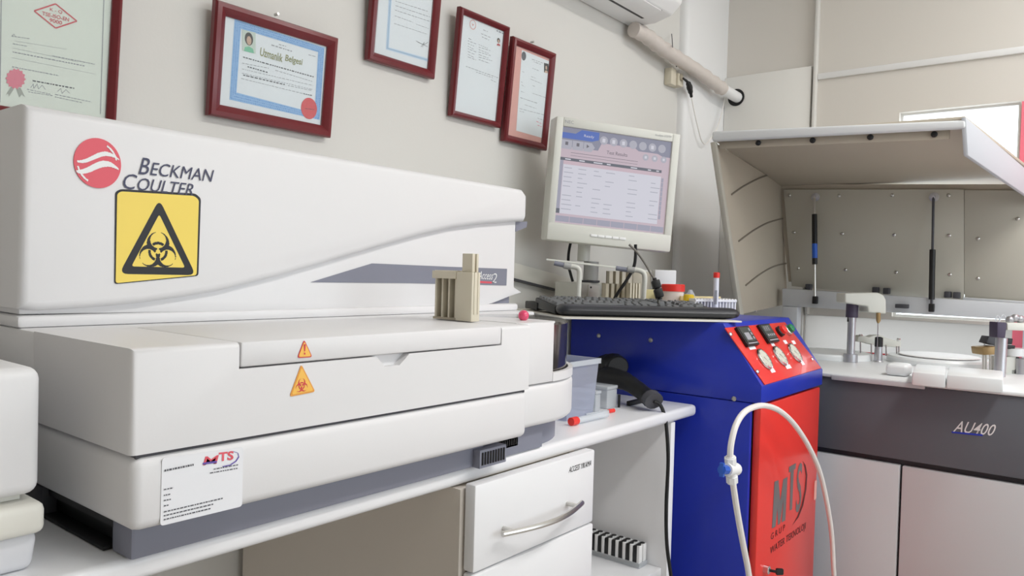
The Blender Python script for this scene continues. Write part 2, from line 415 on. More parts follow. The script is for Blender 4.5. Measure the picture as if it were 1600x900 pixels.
# lower housing: bottom shell and top shell with a shadow seam between
b = nb(); box(b, AX0+.006, 1.003, YF, YB, ZBOT, ZSEAM-.0015, .011, 3); obj('bottom_shell', b, M['plastic'], ana)
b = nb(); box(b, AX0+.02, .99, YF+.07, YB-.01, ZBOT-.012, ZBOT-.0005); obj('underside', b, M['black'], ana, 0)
for q in ((.40, .46, 1.25, 1.33), (.364, .383, 1.0, 1.06)): b = nb(); box(b, q[0], q[1], q[2], q[3], ZC+.0005, ZBOT-.001, .004); obj('foot', b, M['dark_grey'], ana)
b = nb(); box(b, .366, .93, .84, 1.34, ZC+.0005, ZC+.005, .001); box(b, .384, .92, .85, 1.3, ZC+.0045, ZBOT-.012); obj('cavity_shade', b, M['rubber'], ana)  # black slab and box stand in for the shade under the housing
b = nb()
for q in ([(.37, 1.10), (.42, .98), (.47, .92), (.52, .86)], [(.36, 1.2), (.40, 1.08), (.47, 1.0), (.55, .95)]): tube(b, [V((x, y, ZC+.0045+.002*i)) for i, (x, y) in enumerate(q)], .004, 8, sm=5)
obj('cable', b, M['rubber'], ana)
b = nb(); box(b, AX0+.012, 1.0, YF+.006, YB-.01, ZSEAM-.004, ZSEAM+.004); obj('seam_gasket', b, M['dark_grey'], ana)
lx0, lx1, lzb = at_y(376, 550, YF).x, at_y(783, 530, YF).x, -.1165
b = nb()     # front silhouette with the recess for the lid and the finger notch
nx = [at_y(588, 556, YF).x, at_y(612, 573, YF).x-.012, at_y(612, 573, YF).x+.014, at_y(640, 553, YF).x]
prof = [(AX0+.004, ZSEAM+.0015), (1.003, ZSEAM+.0015), (1.003, ZTOP), (lx1+.0015, ZTOP), (lx1+.0015, lzb), (nx[3], lzb), (nx[2], lzb-.0145), (nx[1], lzb-.0145), (nx[0], lzb), (lx0-.0015, lzb), (lx0-.0015, ZTOP), (AX0+.004, ZTOP)]
prof2 = [(AX0+.004, ZSEAM+.0015), (1.003, ZSEAM+.0015), (1.003, ZTOP), (lx1+.0015, ZTOP), (lx1+.0015, lzb), (lx0-.0015, lzb), (lx0-.0015, ZTOP), (AX0+.004, ZTOP)]
slab(b, [(x, YF, z) for x, z in prof], (0, .012, 0))
slab(b, [(x, YF+.012, z) for x, z in prof2], (0, .235, 0))
bmesh.ops.remove_doubles(b, verts=b.verts[:], dist=1e-5)
sharp_bevel(b, .006, 3, 60, lambda e: (abs(e.verts[0].co.x-(AX0+.004)) < 1e-4 and abs(e.verts[1].co.x-(AX0+.004)) < 1e-4 and abs(e.verts[0].co.y-YF) < 1e-4 and abs(e.verts[1].co.y-YF) < 1e-4) or
            (abs(e.verts[0].co.z-ZTOP) < 1e-4 and abs(e.verts[1].co.z-ZTOP) < 1e-4 and (e.verts[0].co.x < lx0 or e.verts[0].co.x > lx1) and abs(e.verts[0].co.y-YF) < 1e-4 and abs(e.verts[1].co.y-YF) < 1e-4))
obj('top_shell', b, M['plastic'], ana)
b = nb(); box(b, AX0+.004, AX1, YF+.2475, YB, ZSEAM+.0015, ZTOP, .004); obj('rear_shell', b, M['plastic'], ana)
b = nb(); box(b, lx0, lx1, YF-.001, YF+.246, lzb+.0016, ZTOP+.0008, .0035, 2); obj('access_lid', b, M['plastic'], ana, label='flat hinged lid set flush in the top')
b = nb(); box(b, AX0+.002, AX1, YT-.006, YB, ZTOP, -.0715, .005); obj('step_ledge', b, M['plastic'], ana)
# carousel end: shroud, ring, drum and knob
def sector(bm, cx, cy, r, a0, a1, z0, z1, th=None, n=28):
    out = [V((cx+r*math.cos(a0+(a1-a0)*i/n), cy+r*math.sin(a0+(a1-a0)*i/n), z0)) for i in range(n+1)]
    if th: out += [V((cx+(r-th)*math.cos(a1+(a0-a1)*i/n), cy+(r-th)*math.sin(a1+(a0-a1)*i/n), z0)) for i in range(n+1)]
    else: out += [V((cx, cy, z0))]
    return slab(bm, out, (0, 0, z1-z0))
def endcap(bm, z0, z1, yf, bev):
    pts = [V((1.004, yf, z0))]+[V((1.10+.2*math.cos(a), .98+.2*math.sin(a)*(.98-yf)/.2, z0)) for a in [-PI/2+PI/2*i/20 for i in range(21)]]+[V((1.30, 1.2, z0)), V((1.004, 1.2, z0))]
    return slab(bm, pts, (0, 0, z1-z0), bev, 3)
obj('carousel_bowl', endcap(nb(), -.266, -.1935, .78, .010), M['plastic'], ana)
b = nb(); sector(b, 1.10, .98, .2, -PI/2, PI/3, -.192, -.1765, .0085); box(b, 1.0045, 1.10, .78, .7885, -.192, -.0865, .002); obj('carousel_shroud', b, M['plastic'], ana)
b = nb(); lathe(b, (1.10, .98, -.192), (0, 0, 1), [(.188, 0), (.188, .098), (.184, .102), (.06, .104)], 56); obj('carousel_drum', b, M['drum'], ana, label='smoked shiny carousel drum')
b = nb(); slab(b, [(1.0045, .79, -.09), (1.115, .79, -.09), (1.125, .84, -.09), (1.11, .9, -.09), (1.05, .99, -.09), (1.0045, .99, -.09)], (0, 0, .0035)); obj('carousel_cover', b, M['plastic'], ana)
kc = at_z(818, 493, -.078); obj('knob', ball(nb(), kc, .0098), M['knob'], ana, 60, label='small pink ball knob')
# vents in the plinth
b = nb(); va, vb = at_y(750, 712, .775), at_y(791, 712, .775)
box(b, va.x, vb.x, .775, .80, ZC+.001, ZC+.03, .001); v1 = obj('vent_block', b, M['base_grey'], ana)
b = nb(); sx = (vb.x-va.x)/10
for k in range(9): box(b, va.x+sx*(k+.65), va.x+sx*(k+1.15), .7735, .7749, ZC+.006, ZC+.026)
v = obj('vent_slot', b, M['black'], v1, 0); v['kind'] = 'stuff'
b = nb(); box(b, .955, 1.03, .80, .86, ZC+.014, ZC+.03); v2 = obj('vent_strip', b, M['base_grey'], ana)
b = nb()
for k in range(11): box(b, .962+k*.006, .965+k*.006, .7985, .7999, ZC+.017, ZC+.027)
v = obj('vent_slot', b, M['black'], v2, 0); v['kind'] = 'stuff'
# tall rear tower: recessed lower cover and proud upper cover ending in the swoosh
YU, YL = 1.046, 1.062
sw = [(812, 346), (756, 350), (710, 356), (662, 367), (612, 381), (553, 398), (500, 414), (444, 430), (400, 441), (349, 454), (290, 464), (220, 474), (140, 481), (60, 486), (26, 488)]
swp = [at_y(x, y, YU) for x, y in sw]
top = [at_y(40, 161, YU), at_y(300, 206, YU), at_y(560, 251, YU), at_y(800, 292.5, YU), at_y(818, 296, YU)]
def spot(lst, x): return lst
xs_l = top[0].x
up = [(p.x, p.z) for p in top]+[(top[-1].x+.016, top[-1].z-.012), (top[-1].x+.016, swp[0].z+.012), (top[-1].x+.010, swp[0].z+.001)]+[(p.x, p.z) for p in swp]
up[0] = (AX0+.004, top[0].z); up[-1] = (AX0+.001, swp[-1].z+.004)
b = nb(); slab(b, [(x, YU, z) for x, z in up], (0, .318, 0))
sharp_bevel(b, .011, 3, 20, lambda e: abs(e.verts[0].co.y-YU) < 1e-4 and abs(e.verts[1].co.y-YU) < 1e-4)
obj('upper_cover', b, M['plastic'], ana)
lowc = [(AX0+.006, -.0705), (AX0+.006, swp[-1].z+.02), (.9, .1), (1.338, .12), (1.338, -.035), at_y(816, 457, YL).xz[:], at_y(800, 462, YL).xz[:], at_y(770, 474, YL).xz[:], at_y(745, 480, YL).xz[:]]
b = nb(); slab(b, [(p[0], YL, p[1]) for p in lowc], (0, .30, 0), .003); obj('lower_cover', b, M['plastic'], ana)
b = nb(); q = [at_y(824, 346, YL), at_y(823, 355, YL), at_y(806, 362, YL), at_y(806, 347, YL)]
slab(b, q, (0, .25, 0)); obj('end_bracket', b, M['base_grey'], ana)
b = nb(); box(b, AX0+.01, 1.336, YL+.012, 1.36, -.0712, -.045); obj('cover_base', b, M['base_grey'], ana)
pl = Plane((0, YL-.0004, 0), (0, -1, 0)); pu = Plane((0, YU-.0004, 0), (0, -1, 0)); pf = Plane((0, YF-.0004, 0), (0, -1, 0)); plid = Plane((0, YF-.0014, 0), (0, -1, 0))
# grey stripe and product name
st = obj('stripe_decal', film(nb(), [pl.at(485, 441), pl.at(581, 411.5), pl.at(695, 416.5), pl.at(792, 420), pl.at(791, 446), pl.at(640, 442.5)], pl.n), M['base_grey'], ana, 0, label='slate grey tapering stripe')
t = nb(); text(t, 'Access', pl.at(746.5, 436), pl.at(769, 437), pl.at(748, 423.5), pl.n, .001, .0, .2)
text(t, '2', pl.at(768, 442), pl.at(775, 442), pl.at(769.5, 427), pl.n, .001, -.01, .1); obj('lettering', t, M['white_paint'], st, 0)
obj('underline', film(nb(), [pl.at(748, 439), pl.at(768, 440), pl.at(768, 443), pl.at(748, 442)], pl.n, .001), M['rose'], st, 0)
# round emblem and maker's name
cxp, cyp, R0 = 152.5, 255, 34.5
bl, br, tl = pu.at(cxp-R0*1.03, cyp+R0-3.5, .0006), pu.at(cxp+R0*.98, cyp+R0+3.5, .0006), pu.at(cxp-R0*.98, cyp-R0-3.5, .0006)
emb = obj('emblem', slab(nb(), [pu.at(cxp, cyp)+V((.0575*math.cos(a*PI/24)*.5*1.02, 0, .0575*math.sin(a*PI/24)*.5*1.12)) for a in range(48)], (0, -.0012, 0)), M['rose'], ana, 0, label='round rose red emblem with white swooshes')
ec = pu.at(cxp, cyp, .0018); ew, eh = .0575*.5*1.02, .0575*.5*1.12
def emb_white(u, v):
    x, y = u*2-1, v*2-1
    if x*x+y*y > .93: return False
    f = .22*math.sin(x*2.6+.5)
    if abs(x) < .97:
        g1 = y-(f+.22); g2 = y-(f-.20)
        th = .10*max(0, 1-x*x*1.05)+.012
        if abs(g1+.02) < th*.9 and x > -.85: return True
        if abs(g2) < th*1.25 and x < .92: return True
    r = math.hypot(x, y)
    if .80 < r < .87 and (.25 < math.atan2(y, x) < 1.1 or -2.9 < math.atan2(y, x) < -2.05): return True
    return False
b = nb(); raster(b, emb_white, ec+V((-ew, 0, -eh)), ec+V((ew, 0, -eh)), ec+V((-ew, 0, eh)), 90); obj('emblem_swoosh', b, M['white_paint'], emb, 0)
t = nb()
text(t, 'B', pu.at(216, 272), pu.at(231, 273.5), pu.at(220.5, 246), pu.n, .001, .0, .12); text(t, 'ECKMAN', pu.at(234, 273.5), pu.at(331.5, 284.5), pu.at(237, 253.5), pu.n, .001, .0, .12)
text(t, 'C', pu.at(190.5, 294.5), pu.at(211, 297), pu.at(194, 270.5), pu.n, .001, .0, .12); text(t, 'OULTER', pu.at(213, 297), pu.at(301, 306), pu.at(216.5, 277.5), pu.n, .001, .0, .12)
obj('lettering', t, M['navy_ink'], ana, 0, label="dark slate maker's name in raised capitals")
# biohazard sign
sgn = empty_parent = obj('warning_sign', film(nb(), rounded([pu.at(180, 300), pu.at(188, 295.5)] + [pu.at(305, 302.5), pu.at(313.5, 310), pu.at(309.5, 431), pu.at(178.5, 444)], .004), pu.n, .0008), M['ink_black'], ana, 0, label='yellow biohazard sign with a black border')
o = pu
obj('sign_face', film(nb(), rounded([o.at(183, 303, .0008), o.at(189, 299, .0008), o.at(303, 306, .0008), o.at(310.5, 312, .0008), o.at(307, 430, .0008), o.at(180.5, 442.5, .0008)], .004), pu.n, .0005), M['yellow'], sgn, 0)
tri = [o.at(249, 311, .0014), o.at(306, 430, .0014), o.at(186, 428, .0014)]
def shrink(t, k): c = sum(t, V())/3; return [c+(p-c)*k for p in t]
b = nb(); to, ti = rounded(tri, .012), rounded(shrink(tri, .70), .004)
vo = [b.verts.new(p) for p in to]; vi = [b.verts.new(p) for p in ti]
for i in range(len(vo)): b.faces.new([vo[i], vo[(i+1) % len(vo)], vi[(i+1) % len(vi)], vi[i]])
obj('sign_triangle', b, M['ink_black'], sgn, 0)
c = o.at(247, 391, .0015); d = .0325
b = nb(); raster(b, biohazard, c+V((-d, 0, -d)), c+V((d, 0, -d)), c+V((-d, 0, d)), 110); obj('biohazard_symbol', b, M['ink_black'], sgn, 0)
# little stickers
def sticker(name, px, plane, m_edge, m_in, lab):
    tr = [plane.at(*p) for p in px]; s = obj(name, film(nb(), rounded(tr, .004), plane.n, .0004), m_edge, ana, 0, label=lab)
    f = film(nb(), rounded([p+plane.n*.0004 for p in shrink(tr, .84)], .003), plane.n, .0003); obj('sticker_face', f, m_in, s, 0); return s
s = sticker('caution_sticker', [(475, 530), (488, 558), (464, 559.5)], plid, M['red_ink'], M['orange'], 'small orange warning triangle with an exclamation mark')
b = nb(); fan(b, [plid.at(474.6, 538, .001), plid.at(478, 538, .001), plid.at(476.8, 549, .001), plid.at(475.4, 549, .001)]); fan(b, [plid.at(475, 551, .001), plid.at(477.3, 551, .001), plid.at(477.3, 554, .001), plid.at(475, 554, .001)]); obj('exclamation_mark', b, M['red_ink'], s, 0)
s = sticker('biohazard_sticker', [(470.5, 569), (492.5, 612), (452, 620)], pf, mat('sticker amber edge', (232, 160, 70), .5), M['orange'], 'small orange biohazard triangle')
c = pf.at(471.5, 602, .001); d = .0105
b = nb(); raster(b, biohazard, c+V((-d, 0, -d)), c+V((d, 0, -d)), c+V((-d, 0, d)), 60); obj('biohazard_symbol', b, M['red_ink'], s, 0)
# service label
sl = obj('service_label', film(nb(), rounded([pf.at(253, 715.5), pf.at(380, 698.5), pf.at(378, 791), pf.at(250, 822)], .004), pf.n, .0004), M['paper'], ana, 0, label='white service label with a red and blue logo')
t = nb(); text(t, 'M', pf.at(316.5, 727), pf.at(340, 724), pf.at(318, 713.5), pf.n, .0008, .008, .1); text(t, 'TS', pf.at(342, 721), pf.at(365, 718), pf.at(341, 707), pf.n, .0008, .03, .1); obj('lettering', t, M['rose'], sl, 0)
b = nb(); pts = [(364, 705), (371, 707), (372.5, 713), (368, 720), (359, 726), (347, 728.5)]
for (a, c2) in zip(pts, pts[1:]): fan(b, [pf.at(a[0], a[1], .0009), pf.at(a[0]+1.5, a[1]+1.2, .0009), pf.at(c2[0]+1.5, c2[1]+1.2, .0009), pf.at(c2[0], c2[1], .0009)])
fan(b, [pf.at(317, 726, .001), pf.at(339, 723, .001), pf.at(339, 720, .001), pf.at(317, 723, .001)]); obj('logo_arc', b, mat('logo violet', (104, 84, 170), .5), sl, 0)
def dashes(bm, plane, p0, p1, h, m_n, off=.0009, fill=.8):          # a line of print too small to read, as little word strokes
    p0, p1 = V(p0+(0,)), V(p1+(0,)); L = (p1-p0).length; s = 0
    while s < L:
        wl = random.uniform(1.6, 5.5); e = min(L, s+wl); a, c = p0.lerp(p1, s/L), p0.lerp(p1, e/L)
        fan(bm, [plane.at(a.x, a.y, off), plane.at(c.x, c.y, off), plane.at(c.x, c.y-h, off), plane.at(a.x, a.y-h, off)]); s = e+wl*(1-fill)*.8+1.1
b = nb()
for a, c2, h in (((257, 737), (303, 727.5), 3), ((334, 734), (372, 727), 1.6), ((328, 740), (371, 732.5), 1.6), ((256, 766), (271, 763), 1.8), ((256, 775), (266, 773), 1.8), ((256, 783), (267, 781), 1.8), ((256, 791.5), (264, 790), 1.8), ((256, 801), (348, 779.5), 1.9), ((256, 807), (334, 788.5), 1.9), ((256, 813), (329, 795.5), 1.9)):
    dashes(b, pf, a, c2, h, None, .0009, .9)
obj('small_print', b, M['ink'], sl, 0)

# sample rack standing on the analyzer
ro = at_z(736, 503.5, ZTOP+.001)
rk = empty('sample_rack', ro, 'beige upright sample rack standing on top of the white analyzer', 'rack')
X0, Y0, Z0 = ro.x, ro.y, ZTOP+.0015
b = nb(); box(b, X0, X0+.021, Y0, Y0+.036, Z0, Z0+.082, .0015); box(b, X0+.005, X0+.010, Y0-.0012, Y0+.001, Z0+.012, Z0+.082, .0004); box(b, X0+.014, X0+.018, Y0-.0012, Y0+.001, Z0+.012, Z0+.082, .0004); obj('rack_block', b, M['tan'], rk)
b = nb(); box(b, X0+.004, X0+.011, Y0+.004, Y0+.027, Z0+.082, Z0+.113, .001); box(b, X0+.011, X0+.020, Y0+.018, Y0+.027, Z0+.082, Z0+.113, .001); box(b, X0+.015, X0+.020, Y0+.004, Y0+.018, Z0+.082, Z0+.113, .001); obj('rack_post', b, M['tan'], rk)
b = nb(); box(b, X0+.008, X0+.03, Y0+.037, Y0+.095, Z0+.074, Z0+.084, .001); box(b, X0-.001, X0+.008, Y0+.037, Y0+.092, Z0+.07, Z0+.083, .001); obj('rack_ledge', b, M['tan'], rk)
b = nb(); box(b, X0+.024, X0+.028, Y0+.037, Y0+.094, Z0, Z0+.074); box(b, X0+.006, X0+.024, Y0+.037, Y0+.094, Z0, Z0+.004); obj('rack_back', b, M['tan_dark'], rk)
fin = None
for k in range(4):
    if fin is None:
        b = nb(); box(b, X0+.006, X0+.024, Y0+.040, Y0+.044, Z0+.004, Z0+.074, .0006); fin = obj('rack_fin', b, M['tan'], rk)
    else: dup(fin, (0, k*.0155, 0))
fin['label'] = 'upright divider fin'

# device and box at the left edge
yd = .83
dv = empty('benchtop_device', (.10, 1.0, ZC+.085), 'off white rounded benchtop device at the left end of the worktop', 'device')
zt_, zb_ = at_y(66, 573, yd).z, at_y(66, 771, yd).z; xr = at_y(66, 650, yd).x
b = nb(); box(b, -.25, xr, yd, 1.18, zb_, zt_, .012, 4); obj('housing', b, M['plastic'], dv)
zl0, zl1 = at_y(70, 833, yd-.005).z, at_y(73, 783, yd-.005).z
b = nb(); box(b, -.24, xr-.012, yd+.02, 1.17, zl1+.0006, zb_+.004); obj('foot_rim', b, M['cream'], dv)
bx = empty('lidded_box', (.05, 1.0, ZC), 'white storage box with a cream lid under the off white device', 'box')
b = nb(); box(b, -.25, at_y(73, 800, yd-.005).x, yd-.005, 1.19, zl0, zl1, .008, 3); obj('lid', b, M['cream'], bx)
b = nb(); xb = at_y(58, 870, yd+.008).x
hexa(b, [(-.24, yd+.012, ZC+.0005), (xb-.002, yd+.012, ZC+.0005), (xb-.002, 1.17, ZC+.0005), (-.24, 1.17, ZC+.0005)], [(-.24, yd+.006, zl0-.0005), (xb+.001, yd+.006, zl0-.0005), (xb+.001, 1.18, zl0-.0005), (-.24, 1.18, zl0-.0005)], .008, 3)
obj('box_body', b, mat('translucent white plastic', (226, 226, 230), .5), bx)

# ------------------------------------------------------------------ small things on the worktop
bc = at_z(925.5, 649, ZC)
X1, Y0 = bc.x, bc.y; hb = .125
t = empty('plastic_bin', (X1-.06, Y0+.06, ZC), 'clear tapered plastic bin on the worktop beside the analyzer', 'bin')
def bin_shell(bm, x0, x1, y0, y1, z0, z1, tap, th):
    lo = [(x0, y0), (x1, y0), (x1, y1), (x0, y1)]; hi = [(x0-tap, y0-tap), (x1+tap, y0-tap), (x1+tap, y1+tap), (x0-tap, y1+tap)]
    for i in range(4):
        j = (i+1) % 4; a, c = V(lo[i]+(z0,)), V(lo[j]+(z0,)); d, e = V(hi[j]+(z1,)), V(hi[i]+(z1,)); bm.faces.new([bm.verts.new(p) for p in (a, c, d, e)])
    bm.faces.new([bm.verts.new((x, y, z0+.002)) for x, y in lo])
    bmesh.ops.remove_doubles(bm, verts=bm.verts[:], dist=1e-6); return bm
bx0 = X1-.10
obj('bin_wall', bin_shell(nb(), bx0, X1, Y0, Y0+.085, ZC+.0005, ZC+hb, .008, .002), M['frost'], t)
b = nb(); e = .0085
for q in ((bx0-e, X1+e, Y0-e-.003, Y0-e), (bx0-e, X1+e, Y0+.085+e, Y0+.088+e), (bx0-e-.003, bx0-e, Y0-e-.003, Y0+.088+e), (X1+e, X1+e+.003, Y0-e-.003, Y0+.088+e)): box(b, q[0], q[1], q[2], q[3], ZC+hb-.01, ZC+hb+.001)
obj('bin_rim', b, M['clear'], t)
def clear_case(px, py, w_, d_, h_, lab):
    p = at_z(px, py, ZC); t = empty('slide_case', p, lab, 'case', 'clear slide cases beside the plastic bin')
    b = nb(); box(b, p.x, p.x+w_, p.y, p.y+d_, ZC+.0005, ZC+h_, .003); obj('case_body', b, M['clear'], t)
    b = nb(); box(b, p.x-.001, p.x+w_+.001, p.y-.001, p.y+d_+.001, ZC+h_+.0003, ZC+h_+.008, .002); obj('case_lid', b, M['clear'], t)
clear_case(948, 640, .045, .06, .044, 'clear slide case with a rounded end nearer the scanner')
clear_case(930, 645, .022, .07, .04, 'narrow clear slide case right beside the plastic bin')
# vertical black marker strip, tubes lying down
p = at_z(966, 637, ZC); o = obj('marker_pen', tube(nb(), [p+V((.003, 0, .0006)), p+V((.003, 0, .03))], .003, 10), M['black']); tag(o, 'short black pen standing on end beside the clear cases', 'pen')
def lying_tube(a, c, capdir, lab, r=.0085):
    d = (c-a).normalized(); t = empty('blood_tube', a.lerp(c, .5), lab, 'tube'); up = V((0, 0, r+.0005))
    obj('tube_body', tube(nb(), [a+up, c+up], r*.82, 14), M['clear'], t)
    b = nb(); e = a if capdir < 0 else c; dd = d*capdir; tube(b, [e+up-dd*.002, e+up+dd*.018], r, 16); obj('tube_cap', b, M['red_cap'], t, label='red cap'); return t
a = at_z(900, 664, ZC); c = at_z(948, 653, ZC)
lying_tube(a, c, -1, 'clear tube lying on the worktop with its big red cap toward the analyzer')
a = at_z(915, 652, ZC); c = at_z(951, 646, ZC)
lying_tube(a, c, 1, 'thin clear tube lying behind the other with its small red cap toward the right', .0045)
# barcode scanner
t = empty('barcode_scanner', at_z(990, 630, ZC), 'black handheld barcode scanner lying on the worktop against the blue cabinet', 'scanner')
DS = [at_d(948, 590, 1.90), at_d(975, 595, 1.85), at_d(1002, 612, 1.80), at_d(1018, 625, 1.755)]
b = nb(); tube(b, DS, .02, 14, rs=[.034, .031, .028, .025, .023, .022, .022, .023, .024], sm=6, flat=.8); obj('scanner_handle', b, M['black'], t)
b = nb(); tube(b, [at_d(936, 584, 2.0), at_d(942, 577, 1.97), at_d(958, 571, 1.93), at_d(966, 573, 1.9)], .03, 14, rs=[.030, .036, .037, .034, .030, .026], sm=5, flat=.9); obj('scanner_head', b, M['black'], t)
b = nb(); tube(b, [at_d(1016, 621, 1.76), at_d(1022, 627, 1.745)], .024, 14, flat=.85); obj('end_cap', b, M['dark_grey'], t)
b = nb(); p = at_z(1003, 633, ZC); box(b, p.x-.04, p.x+.1, p.y+.01, p.y+.02, ZC+.001, ZC+.012, .002); obj('scanner_trigger', b, M['rubber'], t)
cz = [at_d(1022, 627, 1.745), at_d(1031, 632, 1.745), at_d(1037, 645, 1.745), at_d(1041, 665, 1.745), at_d(1044, 720, 1.745), at_d(1041, 790, 1.74), at_d(1042, 850, 1.74), at_d(1049, 905, 1.74), at_d(1060, 1000, 1.74), at_d(1075, 1120, 1.745)]
obj('scanner_cable', tube(nb(), cz, .0042, 8, sm=6), M['rubber'], t)

# ------------------------------------------------------------------ blue water unit
XB0, XB1, YBF, YBK = 1.75, 2.211, .648, 1.185
wu = empty('water_unit', (1.98, .92, RZ0), 'blue and red water purification cabinet with a sloped gauge panel', 'water unit')
ZP, ZK, ZB = -.110, -.250, -.292
sp = [(YBF, ZB), (YBF, ZK), (.747, ZP), (YBK, ZP), (YBK, ZB)]
b = nb(); slab(b, [(XB0, y, z) for y, z in sp], (XB1-XB0, 0, 0), .002); obj('hood', b, M['blue'], wu)
b = nb(); box(b, XB0+.001, XB1-.001, .672, YBK-.001, RZ0+.03, ZB-.001, .004); obj('cabinet_body', b, M['blue'], wu)
b = nb(); box(b, XB0+.02, XB1-.02, .70, YBK-.02, RZ0+.001, RZ0+.03); obj('cabinet_foot', b, M['black'], wu)
b = nb(); box(b, XB0+.01, XB1-.004, .6715, .672, RZ0+.05, ZB-.002); obj('door_gap', b, M['black'], wu, 0)
dr = obj('door', box(nb(), XB0+.013, XB1-.004, .652, .671, RZ0+.06, ZB-.006, .004), M['red'], wu, label='red enamel door with cut out letters')
pd = Plane((0, .652, 0), (0, -1, 0)); t = nb()
Z4 = lambda x, y: pd.at(1170+x/4.093, 680+y/4.093, .0006)
for poly4 in ([(148, 597), (164, 298), (190, 286), (183, 470), (171, 585)], [(190, 286), (202, 420), (200, 565), (186, 575), (183, 470)], [(202, 420), (220, 282), (224, 400), (200, 565)], [(220, 282), (248, 266), (234, 545), (210, 557), (224, 400)],
              [(258, 202), (302, 178), (299, 214), (257, 240)], [(268, 234), (288, 222), (277, 474), (262, 482)]): fan(t, [Z4(*q) for q in poly4])
text(t, 'S', Z4(300, 508), Z4(336, 470), Z4(306, 200), pd.n, 0, .012, .1)
obj('cutout_lettering', t, M['cut'], dr, 0)
b = nb(); arc = [(1254, 721), (1259, 727), (1261.5, 742), (1260, 765), (1255, 790), (1248, 808), (1238, 821)]
arc2 = [(1255.5, 722), (1257.5, 730), (1259.3, 743), (1257.7, 765), (1252.5, 790), (1246, 807), (1238, 821)]
for i in range(len(arc)-1): fan(b, [pd.at(*arc[i], .0007), pd.at(*arc[i+1], .0007), pd.at(*arc2[i+1], .0007), pd.at(*arc2[i], .0007)])
obj('cutout_arc', b, M['dark_red'], dr, 0)
t = nb(); text(t, 'G R U P', pd.at(1204, 844), pd.at(1226, 828), pd.at(1204.5, 834), pd.n, .0006, .01); text(t, 'WATER TEKNOLOJI', pd.at(1202.5, 870), pd.at(1258, 829), pd.at(1203.5, 855), pd.n, .0006, .01); obj('lettering', t, M['dark_red'], dr, 0)
b = nb(); p = pd.at(1194, 889); lathe(b, p, (0, -1, 0), [(.010, 0), (.010, .012), (.007, .014)], 20); lk = obj('lock', b, M['chrome'], dr)
b = nb(); tube(b, [p+V((0, -.012, 0)), p+V((.006, -.03, -.001))], .0035, 8); slab(b, rounded([p+V((.004, -.028, .007)), p+V((.02, -.04, .005)), p+V((.02, -.04, -.010)), p+V((.004, -.028, -.009))], .004), (.003, .003, 0)); obj('key', b, M['black'], lk)
b = nb(); p0 = pd.at(1272.5, 752); p1 = pd.at(1276, 772); slab(b, [(p0.x, .6518, p0.z), (p0.x+.02, .6518, p0.z), (p0.x+.02, .6518, p1.z-.012), (p0.x, .6518, p1.z-.012)], (0, -.0006, 0)); obj('tape_patch', b, M['pink_card'], dr, 0)
# sloped instrument panel
sn = V((0, -(ZP-ZK), .747-YBF)).normalized(); su = V((0, .747-YBF, ZP-ZK)).normalized()
ps = Plane((0, YBF, ZK), sn); ex = V((1, 0, 0))
cor = [ps.at(1194, 602), ps.at(1282, 576), ps.at(1225, 504), ps.at(1131.5, 513)]
plate = obj('gauge_panel', slab(nb(), cor, sn*.003, .0008), M['red'], wu, label='red sloped instrument panel')
ps3 = Plane(ps.p+sn*.003, sn)
def on_slope(px, py, off=0): return ps3.at(px, py, off)
for (cx, cy, kind) in ((1165, 527, 0), (1198, 522.5, 1)):
    c = on_slope(cx, cy); hw, hs = (.048, .0285) if kind == 0 else (.050, .0285)
    hw = .037; hs = .027
    m_ = obj('meter', lbox(nb(), c, ex, su, sn, -hw, hw, -hs, hs, 0, .0085, .0015), M['black'], plate)
    lbox_b = nb(); lbox(lbox_b, c, ex, su, sn, -hw*.86, hw*.86, -hs*.62, hs*.86, .009, .0096); obj('meter_face', lbox_b, M['lcd_dark'], m_, 0)
    b = nb()
    if kind == 0:
        lbox(b, c, ex, su, sn, -hw*.55, hw*.25, -hs*.45, hs*.3, .0096, .0099)
        for k in range(3): lathe(b, c+ex*hw*.55+su*hs*(.55-.42*k)+sn*.0096, sn, [(.0045, 0), (.0045, .0012)], 10)
        lbox(b, c, ex, su, sn, -hw*.8, hw*.8, -hs*.84, -hs*.72, .009, .0097)
    else:
        for k in range(3): text(b, '8', c+ex*hw*(-.6+.36*k)+su*hs*.2, c+ex*hw*(-.36+.36*k)+su*hs*.2, c+ex*hw*(-.6+.36*k)+su*hs*.72, sn, .0098)
        for k in range(4): lathe(b, c+ex*hw*(-.55+.36*k)-su*hs*.25+sn*.0096, sn, [(.004, 0), (.004, .0012)], 8)
        lbox(b, c, ex, su, sn, -hw*.8, hw*.8, -hs*.84, -hs*.72, .009, .0097)
    obj('meter_display', b, M['ink_light'], m_, 0)
for (cx, cy) in ((1193, 562), (1217.5, 557), (1240.5, 552)):
    c = on_slope(cx, cy); g = obj('gauge', lathe(nb(), c, sn, [(.028, 0), (.029, .003), (.028, .006), (.0245, .007), (.024, .005)], 28), M['chrome'], plate)
    obj('gauge_dial', lathe(nb(), c, sn, [(.0238, .0045), (.0238, .0055)], 28), M['dial'], g)
    b = nb(); ang = 2.2
    for k in range(9):
        a = ang+k*.55; d = ex*math.cos(a)+su*math.sin(a); e = sn.cross(d); fan(b, [c+sn*.0058+d*.018-e*.0008, c+sn*.0058+d*.0215-e*.0008, c+sn*.0058+d*.0215+e*.0008, c+sn*.0058+d*.018+e*.0008])
    d = ex*.6-su*.8; e = sn.cross(d); fan(b, [c+sn*.006-d*.006-e*.0012, c+sn*.006+d*.018, c+sn*.006-d*.006+e*.0012])
    obj('gauge_needle', b, M['ink_black'], g, 0)
